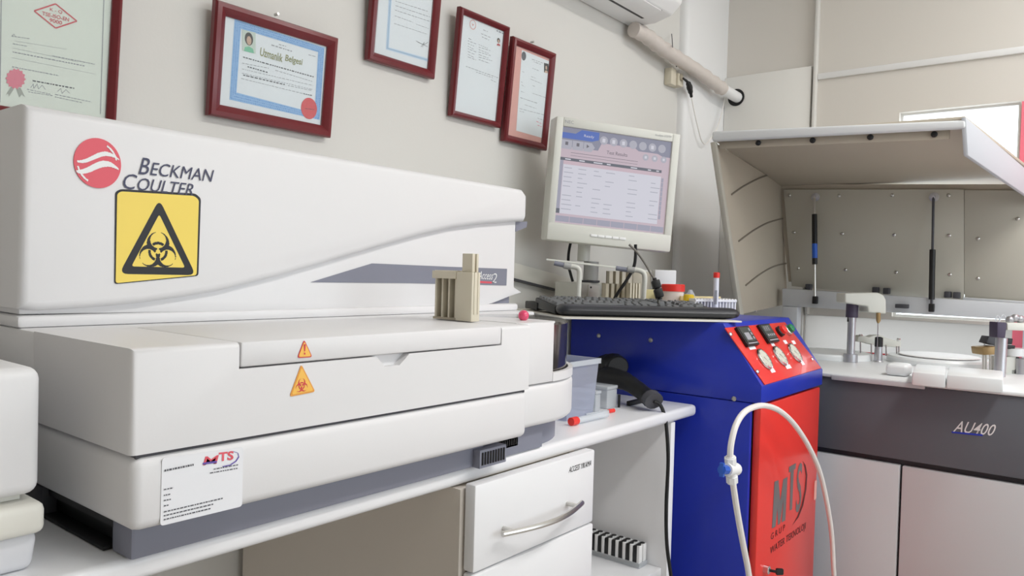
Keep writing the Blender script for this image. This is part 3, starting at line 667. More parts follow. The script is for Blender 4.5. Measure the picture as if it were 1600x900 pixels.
for (cx, cy, m_, nm) in ((1217, 519, 'red_cap', 'red'), (1229, 517, 'green_led', 'green')):
    c = on_slope(cx, cy); g = obj('push_button', lathe(nb(), c, sn, [(.015, 0), (.015, .008), (.013, .010)], 20), M['black'] if nm == 'red' else M['steel'], plate, label='%s push button' % nm)
    obj('button_cap', lathe(nb(), c, sn, [(.012, .010), (.012, .018), (.009, .021)], 20), M[m_], g)
for (cx, cy, w_) in ((1175, 543, 9), (1207, 537.5, 5), (1227, 534.5, 5), (1240, 535, 5), (1207, 579, 6), (1231.5, 573, 8), (1254, 567.5, 5)):
    c = on_slope(cx, cy); lb = nb(); lbox(lb, c, ex, su, sn, -w_*.0022, w_*.0022, -.0055, .0055, 0, .0006); obj('gauge_tag', lb, M['paper'], plate, 0)
scr = obj('screw', lathe(nb(), on_slope(1141, 522.5), sn, [(.0055, 0), (.0055, .002), (.003, .0045)], 12), M['chrome'], plate)
for q in ((1183, 581), (1268.5, 561.5)): dup(scr, on_slope(*q)-on_slope(1141, 522.5))
side = obj('screw', lathe(nb(), at_x(936, 524.5, XB0), (-1, 0, 0), [(.006, 0), (.006, .002), (.003, .004)], 12), M['steel'], wu)
for q in ((1017, 531.5), (1147, 623)): dup(side, at_x(*q, XB0)-at_x(936, 524.5, XB0))
b = nb(); lathe(b, at_z(1181, 487, ZP), (0, 0, 1), [(.004, 0), (.004, .003), (.002, .004)], 10); obj('screw', b, M['steel'], wu)
# white hose looping in front of the unit with an inline valve
ph = Plane((0, .585, 0), (0, -1, 0))
hp = [(1176, 960), (1170, 898), (1161, 850), (1152, 800), (1146, 760), (1143, 735), (1141, 712), (1143, 690), (1150, 664), (1162, 645), (1178, 636), (1196, 634), (1218, 642), (1240, 662), (1262, 695), (1280, 735), (1291, 780), (1299, 830), (1302, 880), (1303, 930)]
HP = [ph.at(*p) for p in hp]; HP = [V((HP[0].x+.03, HP[0].y, RZ0+.007))]+HP+[V((HP[-1].x, HP[-1].y, RZ0+.007))]
hs_ = empty('hose_loop', (HP[5].x, .585, RZ0), 'white plastic hose arching in front of the red cabinet door', 'hose')
obj('tubing', tube(nb(), HP, .0062, 10, sm=6), M['hose'], hs_)
p = ph.at(1142.5, 735); b = nb(); tube(b, [ph.at(1141.5, 713), ph.at(1144, 755)], .0095, 14); tube(b, [ph.at(1141, 715), ph.at(1141.5, 724)], .012, 8); tube(b, [ph.at(1143.5, 744), ph.at(1144, 753)], .012, 8); tube(b, [ph.at(1135, 734), ph.at(1150, 733)], .0125, 14); vf = obj('valve_fitting', b, M['white_paint'], hs_)
b = nb(); tube(b, [ph.at(1127.5, 734), ph.at(1136, 734)], .009, 8); lbox(b, ph.at(1128, 734), V((1, 0, 0)), V((0, 1, 0)), V((0, 0, 1)), -.003, .004, -.004, .004, -.013, .013); obj('valve_lever', b, M['valve_blue'], vf, label='blue valve lever')

# ------------------------------------------------------------------ keyboard, its board, the narrow side bench
sb = empty('side_bench', (1.7, 1.29, RZ0), 'cream narrow side bench behind the blue cabinet along the wall', 'bench')
obj('bench_top', box(nb(), 1.40, 2.245, 1.19, 1.39, ZP-.02, ZP, .002), M['cream'], sb)
obj('bench_front', box(nb(), 1.41, 2.24, 1.195, 1.21, ZC+.001, ZP-.021), M['cream'], sb)
for xx, zz in ((1.41, ZC+.0005), (2.215, RZ0)): obj('leg', box(nb(), xx, xx+.025, 1.30, 1.385, zz, ZP-.021), M['cream'], sb)
YK = math.radians(-35)
E1 = V((math.cos(YK), math.sin(YK), -.010)).normalized(); E2 = V((-math.sin(YK), math.cos(YK), 0)); E2 = (E2-E1*E2.dot(E1)).normalized(); E3 = E1.cross(E2)
KO = at_z(880, 495.5, -.1008)
bd = empty('keyboard_board', KO+E1*.23+E2*.2-V((0, 0, .01)), 'thin cream board bridging bench and blue cabinet under the keyboard', 'board')
obj('board_top', lbox(nb(), KO, E1, E2, E3, -.004, .462, -.004, .36, -.004, 0, .001), M['cream'], bd)
obj('board_mat', lbox(nb(), KO, E1, E2, E3, .0, .45, .02, .345, .0003, .0012), M['lam_side'], bd)
kb = empty('keyboard', KO+E1*.22+E2*.1, 'black computer keyboard with a padded wrist rest below the monitor', 'keyboard')
b = nb(); LW = .474
rings = []; nseg = 60                                   # wrist rest: rounded bar tapering at the ends
for i in range(nseg+1):
    t_ = i/nseg; a = t_*LW; k = (1-abs(2*t_-1)**36); k = max(k, .02)**.5
    ring = []
    for j in range(14):
        th = 2*PI*j/14; dy = .036*k*math.cos(th); dz = .014*k*math.sin(th)
        ring.append(b.verts.new(KO+E1*a+E2*(.04+dy+(.004 if True else 0))+E3*(.0155+dz)))
    rings.append(ring)
for r1, r2 in zip(rings, rings[1:]):
    for j in range(14): b.faces.new([r1[j], r1[(j+1) % 14], r2[(j+1) % 14], r2[j]])
b.faces.new(rings[0]); b.faces.new(rings[-1])
obj('wrist_rest', b, M['wrist'], kb, 60)
b = nb(); P = lambda a, bb, c: KO+E1*a+E2*bb+E3*c
hexa(b, [P(.004, .07, .003), P(.448, .07, .003), P(.448, .225, .010), P(.004, .225, .010)], [P(.004, .07, .022), P(.448, .07, .022), P(.446, .225, .036), P(.006, .225, .036)], .003)
obj('case', b, M['kbd'], kb)
KU = (P(0, .225, .036)-P(0, .07, .022)).normalized(); KN = E1.cross(KU)
K0 = P(.010, .078, .0226)
rows = [[1.3, 1, 1.3, 6, 1.3, 1, 1, 1.3]+[-.25, 1, 1, 1, -.25, 2, 1], [2.2]+[1]*10+[2.8]+[-1.25, 1, -1.25, 1, 1, 1], [1.7]+[1]*11+[2.3]+[-3.5, 1, 1, 1, 1], [1.5]+[1]*12+[1.5]+[-.25, 1, 1, 1, -.25, 1, 1, 1], [1]*13+[2]+[-.25, 1, 1, 1, -.25, 1, 1, 1, 1], [1, -1, 1, 1, 1, 1, -.5, 1, 1, 1, 1, -.5, 1, 1, 1, 1, -.25, 1, 1, 1]]
UNIT = .0188; cache = {}
for r, row in enumerate(rows):
    a = 0
    for k in row:
        if k < 0: a += -k*UNIT; continue
        if a+k*UNIT > .436: break
        key = round(k, 2)
        if key not in cache:
            b = nb(); o_ = K0; wd = k*UNIT-.0018
            Q = lambda aa, bb, cc: o_+E1*aa+KU*bb+KN*cc
            hexa(b, [Q(.0009, 0, 0), Q(wd, 0, 0), Q(wd, .0205, 0), Q(.0009, .0205, 0)], [Q(.003, .0025, .0075), Q(wd-.0022, .0025, .0075), Q(wd-.0022, .0175, .0075), Q(.003, .0175, .0075)])
            ob = obj('key', b, M['keys'], kb, 0); cache[key] = ob; ob.location = E1*a+KU*(r*.0232)
        else:
            c = cache[key].copy(); C.objects.link(c); c.location = E1*a+KU*(r*.0232)
        a += k*UNIT
b = nb(); slab(b, [P(.002, .20, .004), P(.002, .30, .004), P(.03, .30, .004), P(.03, .20, .004)], E3*.02, .003); obj('cable_box', b, M['rubber'], kb)

# ------------------------------------------------------------------ monitor
MC = V((1.903, 1.155, .266)); MY = -.629; mr = -.061
_d = V((math.cos(MY), math.sin(MY), 0)); MN = V((math.sin(MY), -math.cos(MY), 0))
MD = (_d*math.cos(mr)+V((0, 0, 1))*math.sin(mr)); MU = (V((0, 0, 1))*math.cos(mr)-_d*math.sin(mr))
mo = empty('monitor', (1.93, 1.24, ZP), 'pale grey flat monitor with a results table on its screen above the keyboard', 'monitor')
SW, SH = .338, .27
def scr(u, v, off=0): return MC+MD*((u-.5)*SW)+MU*((.5-v)*SH)+MN*off
b = nb(); LB, RB, TB, BB = .022, .024, .026, .052
L = lambda bm, a0, a1, c0, c1, d0, d1, bev=.004: lbox(bm, MC, MD, MU, MN, a0, a1, c0, c1, d0, d1, bev, 2)
L(b, -SW/2-LB, -SW/2, -SH/2-BB+.03, SH/2+TB, -.05, .008); L(b, SW/2, SW/2+RB, -SH/2-BB+.03, SH/2+TB, -.05, .008); L(b, -SW/2-.001, SW/2+.001, SH/2, SH/2+TB, -.05, .008)
obj('bezel', b, M['lcd_grey'], mo)
b = nb(); L(b, -SW/2-LB, SW/2+RB, -SH/2-BB, -SH/2, -.05, .010, .007); chin = obj('bezel_chin', b, M['lcd_grey'], mo)
b = nb(); L(b, -SW/2-LB+.006, SW/2+RB-.006, -SH/2-BB+.01, SH/2+TB-.006, -.075, -.05, .012); obj('monitor_back', b, M['lcd_grey'], mo)
b = nb(); L(b, -SW/2, SW/2, -SH/2, SH/2, -.004, 0, 0); scn = obj('screen', b, M['s_bg'], mo, 0, label='lit screen showing a test results table')
bt = None
for k in range(5):
    if bt is None:
        b = nb(); L(b, -.062, -.041, -SH/2-.030, -SH/2-.023, .010, .0135, .0012); bt = obj('button', b, M['white_paint'], mo)
    else: dup(bt, MD*(k*.022))
t = nb(); text(t, 'NEC', scr(.01, -.035, .0086), scr(.085, -.035, .0086), scr(.01, -.068, .0086)); text(t, 'AccuSync LCD72V', scr(.83, -.032, .0086), scr(.985, -.036, .0086), scr(.83, -.06, .0086)); obj('lettering', t, M['ink_light'], mo, 0)
def poly(uv, m_, name, off=.0006):
    b = nb(); fan(b, [scr(u, v, off) for u, v in uv]); return obj(name, b, M[m_], scn, 0)
def rect(bm, u0, u1, v0, v1, off): fan(bm, [scr(u0, v0, off), scr(u1, v0, off), scr(u1, v1, off), scr(u0, v1, off)])
def disc(bm, u, v, r, off, n=20): fan(bm, [scr(u+r*math.cos(2*PI*i/n), v+r*1.25*math.sin(2*PI*i/n), off) for i in range(n)])
poly([(0, 0), (1, 0), (1, .17), (.93, .17), (.88, .145), (.70, .145), (.66, .115), (.36, .115), (.33, .2), (0, .2)], 's_bar', 'screen_bar')
b = nb(); pts = [(.0, .055), (.0, .115), (.27, .115), (.33, .09), (.33, .01), (.17, .01), (.12, .055)]; fan(b, [scr(u, v, .0009) for u, v in pts]); obj('screen_banner', b, M['s_blue'], scn, 0)
t = nb(); text(t, 'Ready', scr(.195, .085, .0012), scr(.285, .085, .0012), scr(.195, .05, .0012)); obj('screen_text', t, M['s_white'], scn, 0)
b = nb(); rect(b, .0, .095, .13, .225, .0008); rect(b, .1, .195, .13, .225, .0008); fan(b, [scr(.2, .13, .0008), scr(.27, .13, .0008), scr(.30, .175, .0008), scr(.27, .225, .0008), scr(.2, .225, .0008)])
for u in (.375, .465, .555, .645, .735, .825, .915): disc(b, u, .085 + .02*0, .036, .0009)
for u in (.77, .855, .94): disc(b, u, .2, .028, .0009)
obj('screen_button', b, M['s_icon'], scn, 0)['kind'] = 'stuff'
b = nb(); rect(b, .035, .06, .15, .185, .0011); rect(b, .135, .16, .15, .185, .0011); fan(b, [scr(.225, .15, .0011), scr(.25, .17, .0011), scr(.225, .19, .0011)]); t = b
text(t, 'Test Results', scr(.41, .222, .0011), scr(.60, .222, .0011), scr(.41, .185, .0011)); rect(b, .09, .70, .255, .259, .0011); rect(b, .09, .70, .285, .288, .0011); obj('screen_title', t, M['s_txt'], scn, 0)
b = nb()
for u in (.375, .465, .555, .825): rect(b, u-.013, u+.013, .065, .105, .0012)
for u in (.77, .855, .94): rect(b, u-.010, u+.010, .187, .213, .0012)
obj('screen_icon', b, M['s_white'], scn, 0)['kind'] = 'stuff'
b = nb(); rect(b, .035, .93, .385, .90, .0008); obj('screen_table', b, M['s_white'], scn, 0)
b = nb(); rect(b, .0, .93, .315, .345, .0010); rect(b, .0, .035, .85, .90, .0010); obj('screen_header', b, M['s_dark'], scn, 0)
b = nb(); rect(b, .035, .93, .345, .385, .0010); obj('screen_selected_row', b, M['s_pinkrow'], scn, 0)
b = nb(); rect(b, 0, .032, .345, .85, .0009)
for k in range(9): rect(b, .935, .955, .40+.05*k, .445+.05*k, .0009)
for k in range(8): rect(b, .006+.124*k, .125+.124*k, .925, .985, .0009)
obj('screen_tab', b, M['s_btn'], scn, 0)['kind'] = 'stuff'
b = nb(); random.seed(3)
for k in range(10):
    v = .415+.048*k
    for u in (.045, .17, .31, .42, .63, .84):
        if random.random() < .8: rect(b, u, u+random.uniform(.04, .09), v, v+.008, .0011)
obj('screen_entries', b, M['s_row'], scn, 0)['kind'] = 'stuff'
b = nb()
for u, l in ((.045, .05), (.17, .05), (.30, .08), (.42, .035), (.64, .06), (.80, .03), (.88, .025)): rect(b, u, u+l, .324, .336, .0012)
obj('screen_column_names', b, M['s_white'], scn, 0)['kind'] = 'stuff'
# post, shelf plate, bent rails
p1, p2 = at_d(914, 366, 2.28), at_d(911.5, 408, 2.28); b = nb(); tube(b, [p1+V((0, 0, .02)), p2], .0185, 20); obj('post', b, M['lcd_grey'], mo)
q1, q2 = at_d(924, 414, 2.30), at_d(922.5, 438, 2.30); b = nb(); tube(b, [q1+V((0, 0, .01)), q2], .0225, 20); obj('post_sleeve', b, M['base_light'], mo)
b = nb(); tube(b, [q2, q2-V((0, 0, .006))], .028, 20); obj('post_collar', b, M['dark_grey'], mo)
A0, A1 = at_d(853.5, 404, 2.05), at_d(1018, 423, 2.13); e = (A1-A0); n2 = V((0, 0, 1)).cross(e).normalized()
if n2.dot(FW) < 0: n2 = -n2
b = nb(); slab(b, [A0, A1, A1+n2*.12-e.normalized()*.03+V((0, 0, .006)), A0+n2*.12+e.normalized()*.1+V((0, 0, .006))], (0, 0, -.005), .001); obj('shelf_plate', b, M['lcd_grey'], mo)
for k, (g, j, pipe) in enumerate((([(866, 411), (890, 416.5)], [(881, 414.5), (892, 417)], [(890, 416), (900, 417.5), (905.5, 424), (904.5, 445), (903, 472)]),
                                  ([(962.5, 419), (982, 422)], [(980, 420.5), (991, 422.5)], [(988, 421.5), (1000, 423), (1007, 430), (1006.5, 450), (1004, 478)]))):
    dd = 1.99 if k == 0 else 2.02
    rl = obj('rail', tube(nb(), [at_d(x, y, dd) for x, y in pipe], .0068, 12, sm=5), M['lcd_grey'], mo, label='bent pale pipe rail')
    obj('grip', tube(nb(), [at_d(x, y, dd) for x, y in g], .0062, 12), M['base_grey'], rl); obj('clamp', tube(nb(), [at_d(x, y, dd) for x, y in j], .0085, 12), M['base_light'], rl)
cab_b = [(894, 370), (889, 392), (888, 412), (891, 426), (895, 440)]
obj('power_cable', tube(nb(), [at_d(x, y, 2.3) for x, y in cab_b], .0042, 8, sm=5), M['rubber'], mo)
cab_b = [(993, 382), (993, 400), (990, 418), (979, 438), (966, 457), (956, 474)]
obj('video_cable', tube(nb(), [at_d(x, y, 2.1) for x, y in cab_b], .0045, 8, sm=5), M['rubber'], mo)
cab_b = [(983, 382), (996, 395), (1008, 412), (1017, 428), (1022, 437)]
dc = obj('signal_cable', tube(nb(), [at_d(x, y, 1.98) for x, y in cab_b]+[at_d(1028, 466, 1.97), at_d(1029, 474, 1.97)], .003, 8, sm=5), mat('grey cable', (120, 116, 110), .5), mo)
fa, fb = at_d(1023.5, 438, 1.96), at_d(1031, 465, 1.955); fd = (fb-fa).normalized(); fx = fd.cross(FW).normalized(); fy = fd.cross(fx)
b = nb(); lbox(b, fa, fd, fx, fy, 0, (fb-fa).length*.47, -.0105, .0105, -.01, .01, .003); lbox(b, fa, fd, fx, fy, (fb-fa).length*.49, (fb-fa).length, -.0105, .0105, -.01, .01, .003); tube(b, [fa-fd*.006, fb+fd*.005], .005, 10)
obj('ferrite_choke', b, M['black'], dc, label='black ferrite choke clipped on the cable')
# box with rounded tab at the foot of the post
p = at_d(908, 471, 2.22); 
b = nb(); bx_ = V((1.80, 1.20, ZP+.0006)); c0 = at_y(946, 470, 1.235)
t = empty('stand_box', (c0.x-.05, 1.27, ZP), 'grey beige box with a rounded tab at the foot of the monitor post', 'box')
xl = at_y(908, 460, 1.235).x; zt2 = q2.z-.0065
obj('box_body', box(nb(), xl, c0.x, 1.235, 1.33, ZP+.001, zt2, .003), M['lcd_grey'], t)
tp = Plane((0, 1.2345, 0), (0, -1, 0)); b = nb(); film(b, rounded([tp.at(917.5, 471), tp.at(935, 471), tp.at(937, 447), tp.at(918.5, 443.5)], .008), tp.n, .003); tb = obj('tab', b, M['cream'], t)
b = nb(); lathe(b, tp.at(923, 449, .003), tp.n, [(.003, 0), (.003, .002)], 10); obj('tab_rivet', b, M['black'], tb)
# sloping panel leaning along the wall
yw = 1.385; q = [at_y(800, 409, yw), at_y(842, 421, yw), at_y(906, 439, yw), at_y(918, 464, yw), at_y(800, 434, yw)]
o = obj('leaning_panel', slab(nb(), q, (0, .012, 0), .002), M['cream']); obj('panel_shadow_gap', slab(nb(), [V(q[4])+V((0, -.004, 0)), V(q[3])+V((0, -.004, 0)), V(q[3])+V((0, -.004, -.006)), V(q[4])+V((0, -.004, -.006))], (0, .018, 0)), M['dark_grey'], o); tag(o, 'pale sloping panel leaning against the wall behind the keyboard', 'panel')  # dark strip along the lower edge paints the panel's shadow gap

# ------------------------------------------------------------------ things behind the keyboard
def srack(px, py, d, n, w_, h_, lab, depth=.02):
    p = at_d(px, py, d); p.z = ZP+.001; t = empty('sample_rack', p, lab, 'rack', 'beige sample racks behind the keyboard')
    ax = V((.82, -.57, 0)); ay = V((.57, .82, 0)); az = V((0, 0, 1))
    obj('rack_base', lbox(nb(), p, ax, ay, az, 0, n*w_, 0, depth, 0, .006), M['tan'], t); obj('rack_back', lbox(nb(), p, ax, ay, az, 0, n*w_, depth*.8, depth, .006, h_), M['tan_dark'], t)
    f = obj('rack_fin', lbox(nb(), p, ax, ay, az, 0, w_*.55, 0, depth*.8, .006, h_), M['tan'], t)
    for k in range(1, n): dup(f, ax*(w_*k))
srack(946, 478, 2.16, 6, .0165, .082, 'wide beige sample rack nearest the monitor post', .03)
srack(984, 478, 2.12, 4, .0085, .085, 'narrow ribbed beige rack beside the bent rail', .03)
srack(951, 470, 2.30, 4, .021, .118, 'tall beige rack showing above the front racks', .025)
def jar():
    d = ray(1051, 470); p = d*2.2; p.z = ZP+.001
    t = empty('specimen_jar', p, 'white specimen jar with a red lid and handwritten marks', 'jar')
    zl = at_d(1051, 455, 2.2).z; zt3 = at_d(1051, 444, 2.2).z
    obj('jar_body', lathe(nb(), p, (0, 0, 1), [(.026, 0), (.029, .004), (.031, zl-p.z)], 28), mat('milky jar', (236, 226, 222), .4), t)
    obj('jar_lid', lathe(nb(), p, (0, 0, 1), [(.0335, zl-p.z), (.0335, zt3-p.z-.002), (.031, zt3-p.z)], 32), M['red_cap'], t, label='ribbed red screw lid')
    # handwriting wraps on the side facing the room
    b = nb(); n = -V((d.x, d.y, 0)).normalized(); s = n.cross(V((0, 0, 1)))
    o_ = p+n*.0312
    if s.dot(RT) < 0: s = -s
    text(b, '20', o_+s*.004+V((0, 0, .030)), o_+s*.016+V((0, 0, .028)), o_+s*.004+V((0, 0, .042)), n, .0012, 0, .2); text(b, '60', o_+s*.004+V((0, 0, .010)), o_+s*.016+V((0, 0, .010)), o_+s*.004+V((0, 0, .022)), n, .0012, 0, .2)
    obj('handwriting', b, M['ink'], t, 0)
jar()
def bk(name, pxl, pxr, pyt, pyb, d, depth, m_, lab, cat, z=None):
    a, c = at_d(pxl, pyt, d), at_d(pxr, pyt, d); z1 = (a.z+c.z)/2; ax = V((c.x-a.x, c.y-a.y, 0)); L_ = ax.length; ax.normalize(); ay = V((-ax.y, ax.x, 0))
    if ay.dot(FW) < 0: ay = -ay
    o_ = V((a.x, a.y, ZP+.001)); o = obj(name, lbox(nb(), o_, ax, ay, V((0, 0, 1)), 0, L_, 0, depth, 0, z1-ZP-.001, .0025), m_); tag(o, lab, cat); return o, o_, ax, ay, L_, z1
o, o_, ax, ay, L_, z1 = bk('carton', 1023.5, 1057, 422, 470, 2.42, .05, M['white_paint'], 'white carton standing behind the red lidded jar', 'carton')
b = nb()
for k in range(6): 
    q = o_+ax*(L_*(.62+.2*(k % 2)))-ay*.0008+V((0, 0, .05+.012*(k//2))); fan(b, [q, q+ax*.008, q+ax*.008+V((0, 0, .003)), q+V((0, 0, .003))])
obj('small_print', b, M['ink_light'], o, 0)
bk('carton', 989, 1018, 422, 470, 2.44, .05, M['tan'], 'beige grey carton left of the white one behind the bent rail', 'carton')
bk('carton', 1007, 1029, 452.5, 476, 2.24, .03, mat('pale yellow card', (232, 224, 172), .6), 'low pale yellow carton behind the ferrite choke', 'carton')
# yellow capped pot, clear pot, tube rack with the red capped tube
p = ray(1076, 470)*2.14; p.z = ZP+.001; t = empty('yellow_pot', p, 'small pot with a ribbed yellow cap beside the red lidded jar', 'pot')
zt3 = at_d(1076, 460.5, 2.14).z
obj('pot_body', lathe(nb(), p, (0, 0, 1), [(.012, 0), (.0125, .022)], 18), M['white_paint'], t)
b = nb(); lathe(b, p, (0, 0, 1), [(.0135, .022), (.0135, zt3-p.z), (.011, zt3-p.z+.001)], 22)
for k in range(16):
    a = 2*PI*k/16; q = p+V((.0135*math.cos(a), .0135*math.sin(a), 0)); tube(b, [q+V((0, 0, .024)), q+V((0, 0, zt3-p.z-.002))], .0011, 5)
obj('pot_cap', b, M['yel_cap'], t, label='ribbed yellow cap')
p = ray(1079, 458)*2.34; p.z = ZP+.001; t = empty('clear_cup', p, 'small clear cup behind the yellow capped pot', 'cup')
b = nb(); lathe(b, p, (0, 0, 1), [(.012, 0), (.014, .05), (.008, .062), (.004, .068)], 18); obj('cup_body', b, M['clear'], t)
RA = ray(1086, 480)*2.10; RA.z = ZP+.001; rb_ = ray(1150, 480)*2.15; ax = V((rb_.x-RA.x, rb_.y-RA.y, 0)); LR = ax.length; ax.normalize(); ay = V((-ax.y, ax.x, 0)); az = V((0, 0, 1))
tr = empty('tube_rack', RA+ax*LR/2, 'low white slotted tube rack holding the red capped tube', 'rack'); hr = at_d(1118, 467, 2.12).z-RA.z
obj('rack_base', lbox(nb(), RA, ax, ay, az, 0, LR, 0, .075, 0, .005, .001), M['white_paint'], tr)
obj('rack_back', lbox(nb(), RA, ax, ay, az, 0, LR, .070, .075, .005, hr+.004), mat('pale yellow strip', (232, 214, 160), .5), tr)
fn = obj('rack_fin', lbox(nb(), RA, ax, ay, az, 0, .0035, 0, .055, .005, hr, .0004), M['white_paint'], tr)
for k in range(1, 14): dup(fn, ax*(LR-.0035)*k/13)
obj('rack_bar', lbox(nb(), RA, ax, ay, az, 0, LR, -.003, 0, hr-.008, hr-.002), M['white_paint'], tr)
for k, (fr, wd) in enumerate(((.14, .085), (.36, .11), (.58, .09))):
    o = obj('reagent_pack', lbox(nb(), RA, ax, ay, az, LR*fr, LR*(fr+wd+.05), .004, .05, .006, hr-.006, .001), mat('grey pack', (128+20*k, 128+20*k, 142+18*k), .4)); tag(o, ('leftmost grey reagent pack in the white tube rack', 'middle grey reagent pack in the white tube rack', 'pale grey reagent pack behind the red capped tube')[k], 'pack')
tp_ = ray(1118, 480)*2.095; zb3 = ZP+.008; tt = empty('blood_tube', (tp_.x, tp_.y, zb3), 'upright labelled blood tube with a red cap in the white rack', 'tube')
z_c0, z_c1 = at_d(1119, 434, 2.095).z, at_d(1119, 425.5, 2.095).z
tp_.z = zb3
obj('tube_body', lathe(nb(), tp_, (0, 0, 1), [(.004, 0), (.0072, .004), (.0072, z_c0-zb3)], 18), mat('tube plastic', (226, 228, 236), .2), tt)
obj('tube_cap', lathe(nb(), tp_, (0, 0, 1), [(.0085, z_c0-zb3), (.0085, z_c1-zb3-.001), (.007, z_c1-zb3)], 18), M['red_cap'], tt, label='red stopper')
b = nb(); nrm = -V((tp_.x, tp_.y, 0)).normalized(); s = nrm.cross(az)
q = tp_+nrm*.0075
for k in range(12): z_ = .028+.0032*k; fan(b, [q+s*-.0035+az*z_, q+s*.0035+az*z_, q+s*.0035+az*(z_+.0016), q-s*.0035+az*(z_+.0016)])
obj('barcode_label', b, M['ink'], tt, 0)

# ------------------------------------------------------------------ chemistry analyzer
XA = 2.30
ch = empty('chemistry_analyzer', (2.7, .32, RZ0), 'large floor standing chemistry analyzer with its beige hood raised', 'analyzer')
ZD = -.279; YA0, YA1 = -.40, 1.05
b = nb(); box(b, XA+.004, 3.06, YA0, YA1, -.487, ZD-.001, .004); obj('front_band', b, M['band'], ch, label='slate grey front band')
b = nb(); box(b, XA-.006, 3.06, YA0, YA1, ZD, ZD+.011, .004, 2); obj('deck', b, M['deck'], ch, label='white working deck')
b = nb(); box(b, XA+.03, 3.05, YA0+.01, YA1-.01, RZ0+.06, -.4875); obj('lower_body', b, M['dark_grey'], ch)
b = nb(); box(b, XA+.06, 3.03, YA0+.03, YA1-.03, RZ0+.001, RZ0+.06); obj('foot_plinth', b, M['black'], ch)
yv = at_x(1405, 780, XA).y
for (ya, yb_) in ((yv+.003, YA1), (yv-.62, yv-.003)):
    obj('door', box(nb(), XA+.006, XA+.029, ya, yb_, RZ0+.08, -.503, .003), M['door_grey'], ch)
pa = Plane((XA+.0035, 0, 0), (-1, 0, 0)); t = nb()
text(t, 'AU400', pa.at(1489, 674.5), pa.at(1553, 681.5), pa.at(1493, 657), pa.n, .0006, .005, .25); obj('lettering', t, M['white_paint'], ch, 0, label='white slanted model lettering')
b = nb(); fan(b, [pa.at(1487, 674, .0007), pa.at(1535, 678.5, .0007), pa.at(1536, 681.5, .0007), pa.at(1487, 676.5, .0007)]); obj('underline', b, mat('underline blue', (40, 60, 190), .5), ch, 0, label='blue underline')
# frame behind the deck
b = nb(); q = [at_x(1222, 450.5, 2.94), at_x(1640, 477.6, 2.94), at_x(1640, 503, 2.94), at_x(1222, 478, 2.94)]; slab(b, q, (.05, 0, 0), .003); obj('beam', b, M['beam'], ch)
b = nb(); q = [at_x(1222, 476, 2.94), at_x(1246, 477, 2.94), at_x(1242, 480, 2.94), at_x(1222, 480, 2.94)]; box(b, 2.941, 2.989, q[1].y, q[0].y, ZD+.011, q[3].z+.004, .003); obj('frame_post', b, M['beam'], ch)
b = nb(); pp = at_x(1598, 520, 2.94); box(b, 2.941, 2.989, pp.y-.05, pp.y, ZD+.011, at_x(1598, 500, 2.94).z+.004, .003); obj('frame_post', b, M['beam'], ch)
b = nb(); pp = at_x(1411, 476, 2.938); box(b, 2.91, 2.938, pp.y-.02, pp.y+.02, pp.z-.012, pp.z+.002, .002); obj('beam_sensor', b, M['dark_grey'], ch)
# raised hood
LX = 2.36
Li = dict(rt=at_y(1115, 222, 1.06), rtr=at_x(1505, 190, LX))
TLp, TRp = at_x(1117, 219, LX), at_x(1508, 190, LX)
BTL, BTR = at_x(1222, 294, 2.99), at_x(1640, 297, 2.99)
ln = V((0, 0, 1))
hood = empty_hood = None
# left side panel (inner face) with shut-line grooves
sp_ = [at_y(1113, 228, TLp.y), at_y(1156, 492, TLp.y-.012), V((3.07, BTL.y-.012, -.10)), V((3.0, BTL.y, BTL.z+.012))]
sp_[0] = V((LX, TLp.y, TLp.z-.006)); _n = (sp_[1]-sp_[0]).cross(sp_[3]-sp_[0]); sp_[2].y = sp_[0].y-((sp_[2].x-sp_[0].x)*_n.x+(sp_[2].z-sp_[0].z)*_n.z)/_n.y
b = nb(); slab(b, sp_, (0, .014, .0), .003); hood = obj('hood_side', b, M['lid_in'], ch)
b = nb(); q = [sp_[0], at_y(1156, 492, TLp.y-.012)]; n0 = (q[1]-q[0]).normalized()
slab(b, [q[0]+V((-.004, -.004, 0)), q[1]+V((-.004, -.004, 0)), q[1]+V((.03, -.004, 0)), q[0]+V((.012, -.004, 0))], (0, .019, 0), .003); obj('side_rim', b, M['lid_panel'], hood)
def side_pt(px, py):
    a, c, d = sp_[0], sp_[1], sp_[3]; n = (c-a).cross(d-a).normalized()
    return Plane(a, n if n.y < 0 else -n).at(px, py, .001)
for g in ([(1143, 304), (1162, 291), (1190, 277), (1222, 267)], [(1154, 377), (1176, 361), (1200, 348), (1224, 341)], [(1165, 446), (1188, 428), (1210, 416), (1232, 411)]):
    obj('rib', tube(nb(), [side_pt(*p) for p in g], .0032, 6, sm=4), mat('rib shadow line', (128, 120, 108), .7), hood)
# roof
rf = [TLp, TRp, at_x(1512, 192, 2.37), V((2.86, BTR.y, BTR.z)), V((2.86, BTL.y+.01, BTL.z))]
cutp = at_d(1600, 262, 0.0); 
roof_n = (TRp-TLp).cross(BTL-TLp).normalized(); 
if roof_n.z > 0: roof_n = -roof_n
rp = Plane(TLp, roof_n)
CT = rp.at(1600, 262); CT2 = rp.at(1640, 292)
rf = [TLp, TRp, CT, CT2, rp.at(1642, 296.5), rp.at(1222, 293.5)+V((0, .03, 0)), TLp+V((0, .012, 0))]
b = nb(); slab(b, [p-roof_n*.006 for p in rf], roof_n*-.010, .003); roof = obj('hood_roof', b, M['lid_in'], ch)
b = nb(); lip = [at_x(q0, q1, LX-.006) for q0, q1 in ((1112, 205), (1509, 187), (1509, 200.5), (1112, 221))]
slab(b, lip, (.02, 0, 0), .007, 3); obj('hood_lip', b, M['lid_out'], roof, label='white rounded front lip of the hood')
